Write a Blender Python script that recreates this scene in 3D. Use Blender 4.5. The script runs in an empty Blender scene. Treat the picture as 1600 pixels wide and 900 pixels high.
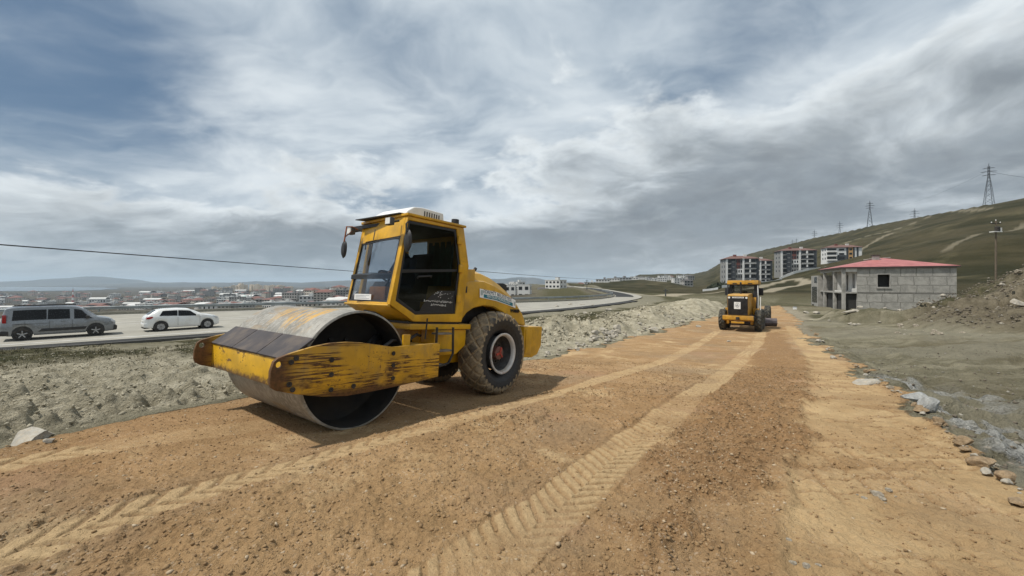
import bpy, bmesh, math, random
import numpy as np
from mathutils import Vector, Matrix
from mathutils.geometry import tessellate_polygon
R = math.radians
PI = math.pi
rnd = random.Random(11)
scene = bpy.context.scene
COL = scene.collection
FPX, HOR, CAMZ = 630.0, 443.0, 1.6      # the lens in photograph pixels, its horizon row, eye height

# ------------------------------------------------------------------ node helpers
class NT:
    def __init__(s, nt): s.nt = nt
    def n(s, typ, ins=None, out=0, **props):
        nd = s.nt.nodes.new(typ)
        for k, v in props.items(): setattr(nd, k, v)
        for k, v in (ins or {}).items():
            sock = nd.inputs[k]
            if hasattr(v, 'is_output'): s.nt.links.new(v, sock)
            else: sock.default_value = v
        return nd.outputs[out]
    def noise(s, vec, scale, detail=4, rough=.55, dist=0.0):
        return s.n('ShaderNodeTexNoise', {'Vector': vec, 'Scale': scale, 'Detail': detail, 'Roughness': rough, 'Distortion': dist})
    def mapr(s, v, a, b, c=0.0, d=1.0, smooth=True):
        return s.n('ShaderNodeMapRange', {0: v, 1: a, 2: b, 3: c, 4: d}, interpolation_type='SMOOTHSTEP' if smooth else 'LINEAR')
    def math(s, op, a, b=0.0, clamp=False):
        return s.n('ShaderNodeMath', {0: a, 1: b}, operation=op, use_clamp=clamp)
    def mix(s, f, a, b):
        def c(x): return x if hasattr(x, 'is_output') else (tuple(x) + (1,) if len(x) == 3 else x)
        nd = s.nt.nodes.new('ShaderNodeMix'); nd.data_type = 'RGBA'
        for i, v in ((0, f), (6, c(a)), (7, c(b))):
            if hasattr(v, 'is_output'): s.nt.links.new(v, nd.inputs[i])
            else: nd.inputs[i].default_value = v
        return nd.outputs[2]
    def scalev(s, vec, sc):
        return s.n('ShaderNodeMapping', {'Vector': vec, 'Scale': sc})
    def bump(s, h, strength, dist):
        return s.n('ShaderNodeBump', {'Height': h, 'Strength': strength, 'Distance': dist})

def new_mat(name):
    m = bpy.data.materials.new(name); m.use_nodes = True
    nt = m.node_tree; nt.nodes.clear()
    t = NT(nt)
    out = nt.nodes.new('ShaderNodeOutputMaterial')
    bs = nt.nodes.new('ShaderNodeBsdfPrincipled')
    nt.links.new(bs.outputs[0], out.inputs[0])
    def setb(k, v):
        if hasattr(v, 'is_output'): nt.links.new(v, bs.inputs[k])
        else: bs.inputs[k].default_value = v
    return m, t, setb
MATS = {}
def mat(name, base, rough=.6, metal=0.0, var=.25, scale=6.0, bump=0.0, bscale=40.0, bdist=.004, spec=None, coat=0.0, dirt=None, dirt_amt=.5, dirt_scale=3.0):
    """plain surface with uneven tone, optional dust / dirt patches and fine bump"""
    if name in MATS: return MATS[name]
    m, t, setb = new_mat(name)
    co = t.n('ShaderNodeTexCoord', out=3)
    n = t.noise(co, scale, 5)
    f = t.mapr(n, .3, .7)
    lo = tuple(c*(1-var) for c in base); hi = tuple(min(1, c*(1+var*.6)) for c in base)
    col = t.mix(f, lo, hi)
    if dirt:
        dn = t.noise(co, dirt_scale, 7, .65)
        col = t.mix(t.math('MULTIPLY', t.mapr(dn, .42, .68), dirt_amt), col, dirt)
        setb('Roughness', t.mapr(dn, .4, .7, rough, min(1, rough+.3)))
    else:
        setb('Roughness', t.mapr(n, .3, .7, max(.03, rough-.08), min(1, rough+.08)))
    setb('Base Color', col); setb('Metallic', metal)
    if spec is not None: setb('Specular IOR Level', spec)
    if coat: setb('Coat Weight', coat); setb('Coat Roughness', .1)
    if bump: setb('Normal', t.bump(t.noise(co, bscale, 4), bump, bdist))
    MATS[name] = m
    return m

# ------------------------------------------------------------------ mesh builder
class MB:
    def __init__(s): s.v = []; s.f = []; s.mi = []; s.cur = 0
    def add(s, vs, fs):
        o = len(s.v); s.v += [tuple(p) for p in vs]
        for f in fs: s.f.append(tuple(i+o for i in f)); s.mi.append(s.cur)
        return s
    def box(s, c, size, rot=None):
        x, y, z = (a/2 for a in size)
        vs = [Vector((i, j, k)) for i in (-x, x) for j in (-y, y) for k in (-z, z)]
        if rot is not None: vs = [rot @ p for p in vs]
        vs = [p + Vector(c) for p in vs]
        return s.add(vs, [(0,1,3,2),(4,6,7,5),(0,4,5,1),(2,3,7,6),(0,2,6,4),(1,5,7,3)])
    def bx(s, x0, x1, y0, y1, z0, z1):
        return s.box(((x0+x1)/2, (y0+y1)/2, (z0+z1)/2), (abs(x1-x0), abs(y1-y0), abs(z1-z0)))
    def prism(s, poly, a0, a1, axis='y', holes=()):
        """2-D polygon with holes, extruded; axis y: poly is (x,z); axis x: (y,z); axis z: (x,y)"""
        loops = [list(poly)] + [list(h) for h in holes]
        flat = [p for l in loops for p in l]
        tris = tessellate_polygon([[Vector((p[0], p[1], 0)) for p in l] for l in loops])
        def pt(p, a): return {'y': (p[0], a, p[1]), 'x': (a, p[0], p[1]), 'z': (p[0], p[1], a)}[axis]
        n = len(flat)
        vs = [pt(p, a0) for p in flat] + [pt(p, a1) for p in flat]
        fs = [tuple(t) for t in tris] + [tuple(i+n for i in reversed(t)) for t in tris]
        o = 0
        for l in loops:
            k = len(l)
            for i in range(k):
                a, b = o+i, o+(i+1) % k
                fs.append((a, b, b+n, a+n))
            o += k
        return s.add(vs, fs)
    def tube(s, pts, r, seg=8, caps=True):
        pts = [Vector(p) for p in pts]; rs = r if isinstance(r, (list, tuple)) else [r]*len(pts)
        vs = []; fs = []
        prev = None
        for i, p in enumerate(pts):
            d = (pts[min(i+1, len(pts)-1)] - pts[max(i-1, 0)]).normalized()
            up = prev if prev is not None else (Vector((0,0,1)) if abs(d.z) < .9 else Vector((1,0,0)))
            a = d.cross(up)
            if a.length < 1e-5: a = d.cross(Vector((0,1,0)))
            a.normalize(); b = a.cross(d).normalized(); prev = b
            for k in range(seg):
                an = 2*PI*k/seg
                vs.append(p + (a*math.cos(an) + b*math.sin(an))*rs[i])
        for i in range(len(pts)-1):
            for k in range(seg):
                k2 = (k+1) % seg
                fs.append((i*seg+k, i*seg+k2, (i+1)*seg+k2, (i+1)*seg+k))
        if caps:
            fs.append(tuple(reversed(range(seg)))); fs.append(tuple((len(pts)-1)*seg+k for k in range(seg)))
        return s.add(vs, fs)
    def lathe(s, prof, c=(0,0,0), axis='y', seg=48, close=False):
        """profile list of (radius, along) turned about the axis through c"""
        vs = []; fs = []; n = len(prof)
        for k in range(seg):
            a = 2*PI*k/seg; ca, sa = math.cos(a), math.sin(a)
            for (r, h) in prof:
                if axis == 'y': p = (c[0]+r*ca, c[1]+h, c[2]+r*sa)
                elif axis == 'x': p = (c[0]+h, c[1]+r*ca, c[2]+r*sa)
                else: p = (c[0]+r*ca, c[1]+r*sa, c[2]+h)
                vs.append(p)
        for k in range(seg):
            k2 = (k+1) % seg
            for i in range(n if close else n-1):
                j = (i+1) % n
                fs.append((k*n+i, k2*n+i, k2*n+j, k*n+j))
        return s.add(vs, fs)
    def grid(s, rows, close=False):
        n = len(rows[0]); vs = [p for r in rows for p in r]; fs = []
        for i in range(len(rows)-1):
            for j in range(n if close else n-1):
                k = (j+1) % n
                fs.append((i*n+j, i*n+k, (i+1)*n+k, (i+1)*n+j))
        return s.add(vs, fs)
    def build(s, name, mats, parent=None, bevel=0.0, smooth=False, angle=35, seg=2, fixn=True):
        me = bpy.data.meshes.new(name)
        me.from_pydata([tuple(p) for p in s.v], [], s.f)
        mats = mats if isinstance(mats, (list, tuple)) else [mats]
        for m in mats: me.materials.append(m)
        if len(mats) > 1: me.polygons.foreach_set('material_index', s.mi)
        if fixn:
            bm = bmesh.new(); bm.from_mesh(me)
            bmesh.ops.recalc_face_normals(bm, faces=bm.faces)
            if bevel:
                bmesh.ops.remove_doubles(bm, verts=bm.verts, dist=1e-5)
                es = [e for e in bm.edges if len(e.link_faces) == 2 and e.calc_face_angle(0) > R(30)]
                if es: bmesh.ops.bevel(bm, geom=es, offset=bevel, segments=seg, affect='EDGES', clamp_overlap=True, profile=.6)
            bm.to_mesh(me); bm.free()
        if smooth or bevel:
            me.polygons.foreach_set('use_smooth', [True]*len(me.polygons))
            try: me.set_sharp_from_angle(angle=R(angle))
            except Exception: pass
        o = bpy.data.objects.new(name, me); COL.objects.link(o)
        if parent is not None: o.parent = parent
        return o
def tag(o, label=None, cat=None, group=None, kind=None):
    if label: o['label'] = label
    if cat: o['category'] = cat
    if group: o['group'] = group
    if kind: o['kind'] = kind
    return o
def empty(name, loc=(0,0,0), rz=0.0, label=None, cat=None, group=None):
    o = bpy.data.objects.new(name, None); COL.objects.link(o); o.empty_display_size = .3
    o.location = loc; o.rotation_euler = (0, 0, rz)
    return tag(o, label, cat, group)
def copy_tree(o, parent=None):
    c = o.copy(); COL.objects.link(c)
    if parent is not None: c.parent = parent
    for ch in list(o.children): copy_tree(ch, c)
    return c
def text_mesh(name, txt, size, m, parent, M, shear=0.0, sx=1.0, extrude=.002):
    cu = bpy.data.curves.new('lettering_curve', 'FONT'); cu.body = txt; cu.size = size; cu.extrude = extrude; cu.align_x = 'CENTER'; cu.align_y = 'CENTER'; cu.shear = shear
    tmp = bpy.data.objects.new('lettering_tmp', cu); COL.objects.link(tmp)
    dg = bpy.context.evaluated_depsgraph_get()
    me = bpy.data.meshes.new_from_object(tmp.evaluated_get(dg))
    bpy.data.objects.remove(tmp); bpy.data.curves.remove(cu)
    me.transform(M @ Matrix.Diagonal((sx, 1, 1, 1)))
    me.materials.clear(); me.materials.append(m)
    o = bpy.data.objects.new(name, me); COL.objects.link(o); o.parent = parent
    return o

# ------------------------------------------------------------------ numpy noise
def vnoise(x, y, seed=0):
    xi = np.floor(x).astype(np.int64); yi = np.floor(y).astype(np.int64)
    fx = x-xi; fy = y-yi
    fx = fx*fx*fx*(fx*(fx*6-15)+10); fy = fy*fy*fy*(fy*(fy*6-15)+10)
    def h(a, b):
        n = (a*374761393 + b*668265263 + seed*1442695041) & 0xffffffff
        n = ((n ^ (n >> 13))*1274126177) & 0xffffffff
        n = (n ^ (n >> 16)) & 0xffffffff
        return n/2147483647.5 - 1
    a = h(xi, yi); b = h(xi+1, yi); c = h(xi, yi+1); d = h(xi+1, yi+1)
    return (a*(1-fx)+b*fx)*(1-fy) + (c*(1-fx)+d*fx)*fy
def fbm(x, y, wl, octv, cell=None, seed=0, gain=.5, ridge=False):
    out = np.zeros_like(x); amp = 1.0
    for o in range(octv):
        ang = .6*o + seed
        ca, sa = math.cos(ang), math.sin(ang)
        n = vnoise((x*ca-y*sa)/wl + 13.7*o, (x*sa+y*ca)/wl + 7.1*o, seed*31+o)
        if ridge: n = 1-2*np.abs(n)
        w = 1.0 if cell is None else np.clip((wl/cell-1.2)/1.2, 0, 1)
        out += amp*n*w; amp *= gain; wl *= .5
    return out
def sst(a, b, x):
    t = np.clip((x-a)/(b-a), 0, 1); return t*t*(3-2*t)

# ------------------------------------------------------------------ the lie of the land (heights relative to the eye)
_ys = np.linspace(-60, 260, 3201)
_hz = np.interp(_ys, [-60, -2, 2.5, 5.8, 8.3, 12, 25, 45, 90, 260], [1.45, 1.45, 1.58, 1.83, 2.10, 2.45, 3.08, 3.4, 3.6, 3.8])
_k = np.exp(-np.linspace(-2.5, 2.5, 25)**2); _k /= _k.sum()
_hz = np.convolve(np.pad(_hz, 12, mode='edge'), _k, 'valid')
def hZ(Y): return np.interp(Y, _ys, _hz)
def gp(px, py):
    """ground point seen at a photograph pixel, on the near slope"""
    lo, hi = 1.0, 400.0
    for _ in range(60):
        m = (lo+hi)/2
        if float(hZ(m))*FPX/m > py-HOR: lo = m
        else: hi = m
    return ((px-800)/FPX*lo, lo)
def atz(px, Y): return (px-800)/FPX*Y
def poly_dist(X, Y, P, closed=False):
    """distance to a polyline and side (+ = left of its direction)"""
    P = np.asarray(P, float); n = len(P)
    best = np.full(X.shape, 1e18); side = np.zeros(X.shape)
    for i in range(n if closed else n-1):
        a, b = P[i], P[(i+1) % n]; d = b-a; L2 = (d*d).sum()
        t = np.clip(((X-a[0])*d[0]+(Y-a[1])*d[1])/L2, 0, 1)
        ex, ey = X-a[0]-t*d[0], Y-a[1]-t*d[1]
        q = ex*ex+ey*ey
        m = q < best
        best = np.where(m, q, best); side = np.where(m, d[0]*ey-d[1]*ex, side)
    return np.sqrt(best), np.sign(side)
def inside(X, Y, P):
    P = np.asarray(P, float); n = len(P); c = np.zeros(X.shape, bool)
    for i in range(n):
        (x1, y1), (x2, y2) = P[i], P[(i+1) % n]
        if y1 == y2: continue
        c ^= ((y1 > Y) != (y2 > Y)) & (X < (x2-x1)*(Y-y1)/(y2-y1)+x1)
    return c
def poly_sd(X, Y, P):
    d, _ = poly_dist(X, Y, P, True)
    return np.where(inside(X, Y, P), d, -d)

HWZ = -3.12
HW_R = [(-98, -49), (-62, -14.8), (-25, 19.7), (1.4, 44.4), (10.2, 55.6), (19.5, 70), (28.5, 88), (33.3, 104), (38, 130), (44, 170), (51, 217), (60, 300), (68, 400), (84, 700), (110, 1500)]
HW_L = [(-118, -30), (-84, 1.2), (-46, 36.2), (-31.4, 46.7), (2.2, 66), (13.5, 74), (22, 88), (27.4, 106), (31.5, 131), (36.5, 171), (43, 217.5), (51, 301), (59, 401), (75, 701), (100, 1501)]
ROAD_PX_L = [(-900, 900), (-300, 752), (0, 699), (90, 682), (200, 662), (300, 645), (390, 628), (560, 600), (700, 583), (850, 562), (930, 543), (1000, 526), (1060, 511), (1115, 497), (1160, 487), (1188, 480)]
ROAD_PX_R = [(1218, 478), (1232, 488), (1252, 505), (1290, 545), (1330, 573), (1380, 603), (1430, 640), (1500, 698), (1560, 748), (1640, 820), (1800, 960)]
DIRT = [gp(*p) for p in ROAD_PX_L] + [gp(*p) for p in ROAD_PX_R] + [(4.2, 0.3), (0, -9), (-14, -14), (-14, -3)]
LOOSE = [gp(*p) for p in [(1216, 520), (1242, 545), (1258, 575), (1242, 640), (1215, 700), (1200, 735), (1165, 830), (1140, 895), (1080, 1150), (640, 1150), (900, 895), (1000, 760), (1085, 660), (1150, 590), (1185, 545), (1195, 522)]]
PALE = [gp(*p) for p in [(1226, 510), (1262, 565), (1250, 640), (1230, 740), (1220, 892), (1190, 1150), (2500, 1150), (1900, 920), (1700, 840), (1480, 690), (1380, 612), (1310, 568), (1250, 512)]]
TRACK_A = [gp(*p) for p in [(590, 1010), (762, 893), (850, 815), (936, 743), (1018, 677), (1103, 610), (1152, 568), (1184, 540), (1190, 519)]]
TRACK_B = [gp(*p) for p in [(-200, 955), (0, 889), (250, 800), (500, 722), (650, 680), (800, 638), (900, 608), (1000, 579), (1080, 548), (1123, 517)]]
TRACK_C = [gp(*p) for p in [(-200, 775), (0, 738), (150, 708), (300, 683), (400, 665)]]
TRACK_D = [gp(*p) for p in [(820, 884), (905, 800), (985, 722), (1068, 640), (1130, 588), (1172, 545)]]
MOUND_C, MOUND_R, MOUND_H = (45.5, 26.0), 18.0, 4.9
ROAD_C = [(-20, -14), (-5, .5), gp(430, 760), gp(900, 640), gp(1060, 560), gp(1150, 510), gp(1190, 486), (atz(1203, 40), 40), (atz(1203, 62), 62), (atz(1225, 130), 130), (atz(1225, 400), 400)]
_cth = np.radians([-2, 4, 12, 17.6, 21.6, 24.2, 25.8, 27.5, 30.5, 32.4, 36.8, 41.6, 45.9, 49.8, 51.8, 60, 90, 125, 150])
_cpx = [775, 845, 930, 1000, 1050, 1082, 1104, 1130, 1170, 1200, 1272, 1359, 1450, 1545, 1600]
_cz = np.array([-62, -50, -20, 22, 31, 34, 42, 70, 80, 86, 90, 87, 79, 75, 76, 78, 80, 50, -4.])
_cz = np.array([-60, -45, -10, 30, 32, 33, 46, 70, 81, 87, 91, 88, 80, 75.5, 77, 80, 80, 50, -4.])
_cY = np.array([1500, 1500, 1400, 1300, 1300, 1350, 1450, 1300, 1090, 1000, 800, 612, 470, 380, 360, 300, 1, 1, 1.])
_cr = _cY/np.maximum(np.cos(_cth), .2); _cr[-4:] = [560, 520, 480, 400]
_ce = np.array([3, 3, 3, 3, 3, 2.6, 1.9, 1.6, 1.5, 1.48, 1.45, 1.36, 1.25, 1.15, 1.12, 1.1, 1.1, 1.1, 1.1])
def terrain(X, Y, cell=None, detail=True):
    X = np.asarray(X, float); Y = np.asarray(Y, float)
    r = np.hypot(X, Y); th = np.arctan2(X, Y)
    z = -hZ(np.clip(Y, -60, 260))
    dR, sR = poly_dist(X, Y, HW_R); dR = dR*sR          # + on the road side
    dL, sL = poly_dist(X, Y, HW_L); dL = dL*sL          # + beyond the road
    M = {}
    # hill
    cz = np.interp(th, _cth, _cz); cr = np.interp(th, _cth, _cr); ex = np.interp(th, _cth, _ce)
    rf = np.interp(th, _cth, [150]*5+[140, 120, 105, 100, 98, 98, 100, 105, 112, 118, 130, 130, 130, 130])
    p = np.clip((r-rf)/(cr-rf), 0, 1)
    beyond = np.clip(r-cr, 0, None)
    hillw = np.where(th < np.radians(-2), 0, 1)*(th < np.radians(150))
    wav = 1 + .06*np.sin(r/37.0+th*9)*p*(1-p)*4
    add = (cz+3.6)*np.power(p, ex)*wav - np.minimum(beyond*.12, np.clip(cz+60, 0, 200))
    if detail:
        add = add + fbm(X, Y, 110, 5, cell, 5, .5)*5*np.clip(p*4, 0, 1)*(1-p**4)
        rid = fbm(X*.6+Y*.2, Y*.35, 45, 3, cell, 9, .5, True)
        add = add - np.clip(rid-.35, 0, 1)*4.0*np.clip(p*5, 0, 1)*(1-p)
    hillside = hillw*sst(0, .02, p)
    # side towards the plain
    k = np.clip(sst(.06, -.22, X/np.maximum(Y, 1e-3)) + (Y < 1), 0, 1)
    d = np.clip(dL, 0, None)
    drop = k*(9*sst(0, 95, d)+.037*d) + (1-k)*.05*d
    pl = HWZ-.1-np.minimum(drop, 58.8 - .0*d)
    zr = z.copy()
    lowr = sst(1.0, 7.0, -dR)
    z = np.where(dR < 0, (HWZ-.12)*(1-lowr) + zr*lowr, HWZ-.12)
    pl = pl + 30*np.exp(-((X+1236)**2+(Y-1900)**2)/420.0**2)
    z = np.where(dL > 0, pl, z)
    right = dR < 0
    z = np.where(right, z + add*hillw, z)
    # for far sectors right of the road where the land drops again
    z = np.maximum(z, -62)
    M['hill'] = np.where(right, hillside, 0); M['p'] = p
    M['plain'] = np.where((dL > 2), 1.0, 0.0)
    M['verge'] = np.where(right, sst(9.5, 2.0, -dR), 0)
    M['dR'] = dR; M['dL'] = dL; M['r'] = r
    return z, M
def gz(x, y):
    """finished ground height (world z) at one spot, without the fine relief"""
    z, M = terrain(np.array([x]), np.array([y]), None, True)
    z = relief(np.array([x]), np.array([y]), z, M, None)[0]
    return float(z[0]) + CAMZ
def tread(X, Y, line, half, pitch, depth, mode, seed, s0=0.0, s1=1e9):
    """lug prints of a tyre along a line: height and colour mask (dust on the lugs, painted shade in the grooves)"""
    P = np.asarray(line, float); H = np.zeros_like(X); Mk = np.zeros_like(X)
    # smooth the line
    for _ in range(3):
        Q = [P[0]]
        for i in range(len(P)-1): Q += [P[i]*.75+P[i+1]*.25, P[i]*.25+P[i+1]*.75]
        Q.append(P[-1]); P = np.array(Q)
    sl = np.concatenate([[0], np.cumsum(np.hypot(*np.diff(P, axis=0).T))])
    sel = np.where((X > P[:, 0].min()-1) & (X < P[:, 0].max()+1) & (Y > P[:, 1].min()-1) & (Y < P[:, 1].max()+1))[0]
    if not len(sel): return H, Mk
    x, y = X[sel], Y[sel]
    best = np.full(x.shape, 1e9); S = np.zeros_like(x); T = np.zeros_like(x)
    for i in range(len(P)-1):
        a, b = P[i], P[i+1]; dd = b-a; L = math.hypot(*dd)
        if L < 1e-6: continue
        t = np.clip(((x-a[0])*dd[0]+(y-a[1])*dd[1])/L**2, 0, 1)
        exx, eyy = x-a[0]-t*dd[0], y-a[1]-t*dd[1]; q = np.hypot(exx, eyy)
        m = q < best; best = np.where(m, q, best); S = np.where(m, sl[i]+t*L, S)
        T = np.where(m, np.sign(dd[0]*eyy-dd[1]*exx)*q, T)
    T = T + .03*vnoise(S*1.3, S*0+seed, seed) + .012*vnoise(x*9, y*9, seed)
    u = T/half; au = np.abs(u)
    edge = sst(1.08, .85, au)*sst(s0, s0+1.5, S)
    if mode == 'chevron': ph = S/pitch - au*half*.80/pitch + (u > 0)*.5
    else: ph = S/pitch - u*half*.8/pitch*np.where(u > -.15, 1, -1.0) + (u > -.15)*.0
    ph = ph + .17*vnoise(x*2.3, y*2.3, seed+4)
    w = np.sin(2*PI*ph)
    lug = sst(-.85, -.20, w) if mode == 'chevron' else sst(-.80, -.10, w)*sst(1.02, .9, au)*(sst(.02, .1, au) if mode == 'chevron' else 1)
    wear = .18+.82*sst(-.55, .30, fbm(x, y, .9, 3, None, seed+2))
    h = edge*(-.014) + depth*lug*wear*edge
    rim = np.exp(-((au-1.12)/.12)**2)*.010
    H[sel] = h + rim*sst(s0, s0+1.5, S); Mk[sel] = edge*(.22+.78*lug*wear)  # grooves stay darker in colour, standing in for their shade
    return H, Mk
def h_road(x, y): return .03*vnoise(x*2.2, y*2.2, 91)
def relief(X, Y, z, M, cell):
    """road bed, tracks, clods, banks and the rubble mound; returns z and the paint masks"""
    z = z.copy(); near = (M['r'] < 130)
    sd = np.full(X.shape, -1e3); i = np.where((X > -22) & (X < 60) & (Y > -16) & (Y < 75))[0]
    c = None if cell is None else cell[i]
    if len(i):
        wob = .25*fbm(X[i], Y[i], 1.6, 3, c, 21)+.12*fbm(X[i], Y[i], .35, 2, c, 22)
        sd[i] = poly_sd(X[i], Y[i], DIRT) + wob*np.clip(M['r'][i]/8, .5, 2)
    road = sst(-.12, .18, sd)
    out = dict(road=road, sd=sd)
    j = np.where(near)[0]
    x, y = X[j], Y[j]; c = None if cell is None else cell[j]
    rr = M['r'][j]; rd = road[j]; off = 1-rd
    dR = M['dR'][j]
    dc, sc = poly_dist(x, y, ROAD_C); rightside = sst(-.6, .6, -dc*sc)    # the side of the road away from the highway
    zz = z[j]
    # right of the road the bare ground lies lower, behind a crumbling edge
    low = sst(-.05, -1.3, sd[j])*rightside*sst(40, 18, rr)
    zz = zz - .38*low
    wash = fbm(x*.5+y*.25, y*1.3-x*.3, 2.6, 4, c, 33)
    zz = zz + off*rightside*(1-sst(1.05, .9, np.hypot(x-MOUND_C[0], (y-MOUND_C[1])*1.6)/MOUND_R))*.10*np.abs(fbm(x, y, 1.2, 5, c, 35, .70))*sst(0, -1, sd[j])
    zz = zz + off*rightside*.13*wash*sst(0, -1, sd[j])*sst(60, 25, rr)
    # left: lumpy clay pushed up beside the road, falling to the verge
    left = off*(1-rightside)*(dR < 0)
    nb = sst(0.0, -1.2, sd[j])*sst(-6.0, -12, dR)
    cl = np.abs(fbm(x, y, .8, 4, c, 41, .55))
    cl2 = fbm(x, y, 3.2, 3, c, 42)
    lum = sst(-.30, .40, fbm(x, y, 3.0, 3, c, 45))
    bil = np.abs(fbm(x, y, .42, 5, c, 44, .72)); bil2 = np.clip(fbm(x, y, .19, 4, c, 43, .75), -.1, 1.2)
    zz = zz + left*nb*(.14*cl*(.3+.7*lum) + .04*np.abs(fbm(x, y, 1.9, 3, c, 47)) + .04*cl2 - .13)
    zz = zz + left*nb*((.11*bil + .10*bil2)*(.35+.65*lum) - .05)
    # broken whitish clay shelf at the right-hand edge
    shelf = off*rightside*sst(6.2, 3.6, np.hypot(x-7.4, y-6.8))*sst(-.1, -.5, sd[j])
    zz = zz + shelf*(.10*np.abs(fbm(x, y, .45, 5, c, 48, .72)) - .03)
    # banks of spoil between road and highway further on
    bk = sst(-1, -4.5, sd[j])*sst(-4.5, -12, dR)*sst(9, 15, y)*sst(95, 50, y)*(1-rightside)*sst(-3.0, 3.5, x)
    b1 = fbm(x, y, 9, 4, c, 51, .55)
    zz = zz + bk*(.50+.85*np.clip(b1, -.6, 1.2)) + bk*.26*np.abs(fbm(x, y, 1.5, 5, c, 52, .70))
    # rubble mound
    dm = np.hypot((x-MOUND_C[0]), (y-MOUND_C[1])*1.6)/(MOUND_R*(1+.08*vnoise(x*.12, y*.12, 3)))
    mz = MOUND_H*np.power(np.clip(1-dm*dm, 0, 1), 1.2)
    mm = sst(1.02, .9, dm)
    zz = zz + mz + mm*(.40*fbm(x, y, 3.5, 4, c, 61)+.30*np.abs(fbm(x, y, 1.2, 5, c, 62, .72)))
    # general unevenness
    zz = zz + off*(1-mm)*.05*fbm(x, y, 1.5, 5, c, 71)*np.clip(rr/6, 0, 1)
    zz = zz + off*.035*fbm(x, y, .3, 4, c, 72, .65)
    # the dirt road itself
    loose = np.zeros_like(x); pale = np.zeros_like(x); tr = np.zeros_like(x)
    q = np.where(rd > 0)[0]
    if len(q):
        xq, yq = x[q], y[q]; cq = None if c is None else c[q]
        lo = sst(-.12, .15, poly_sd(xq, yq, LOOSE)+.26*fbm(xq, yq, .7, 5, cq, 81, .6))
        psd = poly_sd(xq, yq, PALE)+.03*fbm(xq, yq, .5, 4, cq, 82); pa = sst(-.05, .06, psd)*(1-lo)
        h = .022*fbm(xq, yq, 1.3, 4, cq, 83) + .013*fbm(xq, yq, .13, 4, cq, 84, .72)
        h = h + lo*(.03+.044*np.clip(fbm(xq, yq, .17, 4, cq, 85, .68), -.3, 1)+.012*fbm(xq, yq, .5, 2, cq, 89))
        rough = sst(-.1, .5, fbm(xq, yq, 1.7, 3, cq, 86))
        h = h + (1-lo)*(1-pa)*(.4+.6*rough)*.028*np.clip(fbm(xq, yq, .11, 4, cq, 87, .7), -.3, 1)
        # faint long ridges left by blade and drum
        n_ = .62*yq-.78*xq
        h = h + (1-pa)*.006*fbm(n_*1.0, (.78*yq+.62*xq)*.06, .22, 3, cq, 88)
        # lattice prints of the roller's tyres on the compacted strip
        a = .80*xq-.60*yq; b = .60*xq+.80*yq
        a = a+.03*vnoise(xq*2, yq*2, 5); g = np.minimum(np.abs(((a*2.9+b*1.3) % 1)-.5), np.abs(((a*2.1-b*3.0) % 1)-.5)*1.0)
        lat = sst(.12, .0, g)*sst(.05, .5, fbm(xq, yq, 1.1, 3, cq, 90)+.35)
        h = h - pa*.030*lat + .022*np.exp(-((psd-.0)/.05)**2)*(1-.6*lo)
        dash = sst(.30, .62, fbm(xq*.32+yq*.05, yq, .14, 3, cq, 94, .5))*sst(-.2, .3, fbm(xq, yq, 1.6, 3, cq, 95)+.15)
        h = h - pa*dash*.014
        lat = np.maximum(lat, dash*.8); lo = np.maximum(lo, pa*lat*.6); pa = pa*(1-.75*lat)*(.55+.45*sst(-.45, .25, fbm(xq, yq, .9, 5, cq, 93, .6)))  # print grooves darkened in colour through the loose and pale masks
        h = h - pa*.02
        tmask = np.zeros_like(xq)
        for (ln, half, pit, dep, md, sdn, s0) in ((TRACK_A, .24, .125, .022, 'slant', 7, -5), (TRACK_B, .22, .19, .022, 'chevron', 8, -5), (TRACK_C, .25, .26, .024, 'chevron', 9, -5)):
            th_, tm = tread(xq, yq, ln, half, pit, dep, md, sdn, s0)
            on = tm > 0
            h = np.where(on, h*.35, h) + th_; tmask = np.maximum(tmask, tm*(.75 if md == 'chevron' and half < .2 else 1))
        zz[q] = zz[q] + h*sst(.2, 1, rd[q]) + .05*sst(0, .6, rd[q])
        loose[q] = lo*(1-np.clip(tmask*1.5, 0, 1)); pale[q] = pa; tr[q] = tmask
    rx, ry, rz0 = x+2.86404713, y-5.7380152, zz+1.83222821
    u = (rx*-.58842295+ry*-.80397801)/(.58842295**2+.80397801**2); v = rx*.80696031+ry*-.59060567
    wgt = sst(1.15, 0.0, np.maximum(np.abs(v)-1.15, 0))*sst(1.6, .2, np.maximum(np.abs(u+1.5)-2.3, 0))
    zpl = -1.83222821 + .0859*u
    zz = zz*(1-wgt) + (zpl + .15*(h_road(x, y)))*wgt
    z[j] = zz
    full = lambda a: (lambda o: (o.__setitem__(j, a), o)[1])(np.zeros(X.shape))
    out.update(loose=full(loose), pale=full(pale), track=full(tr), mound=full(mm), right=full(rightside*off), left=full(left*nb), bank=full(bk), wash=full(wash))
    return z, out
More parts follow.
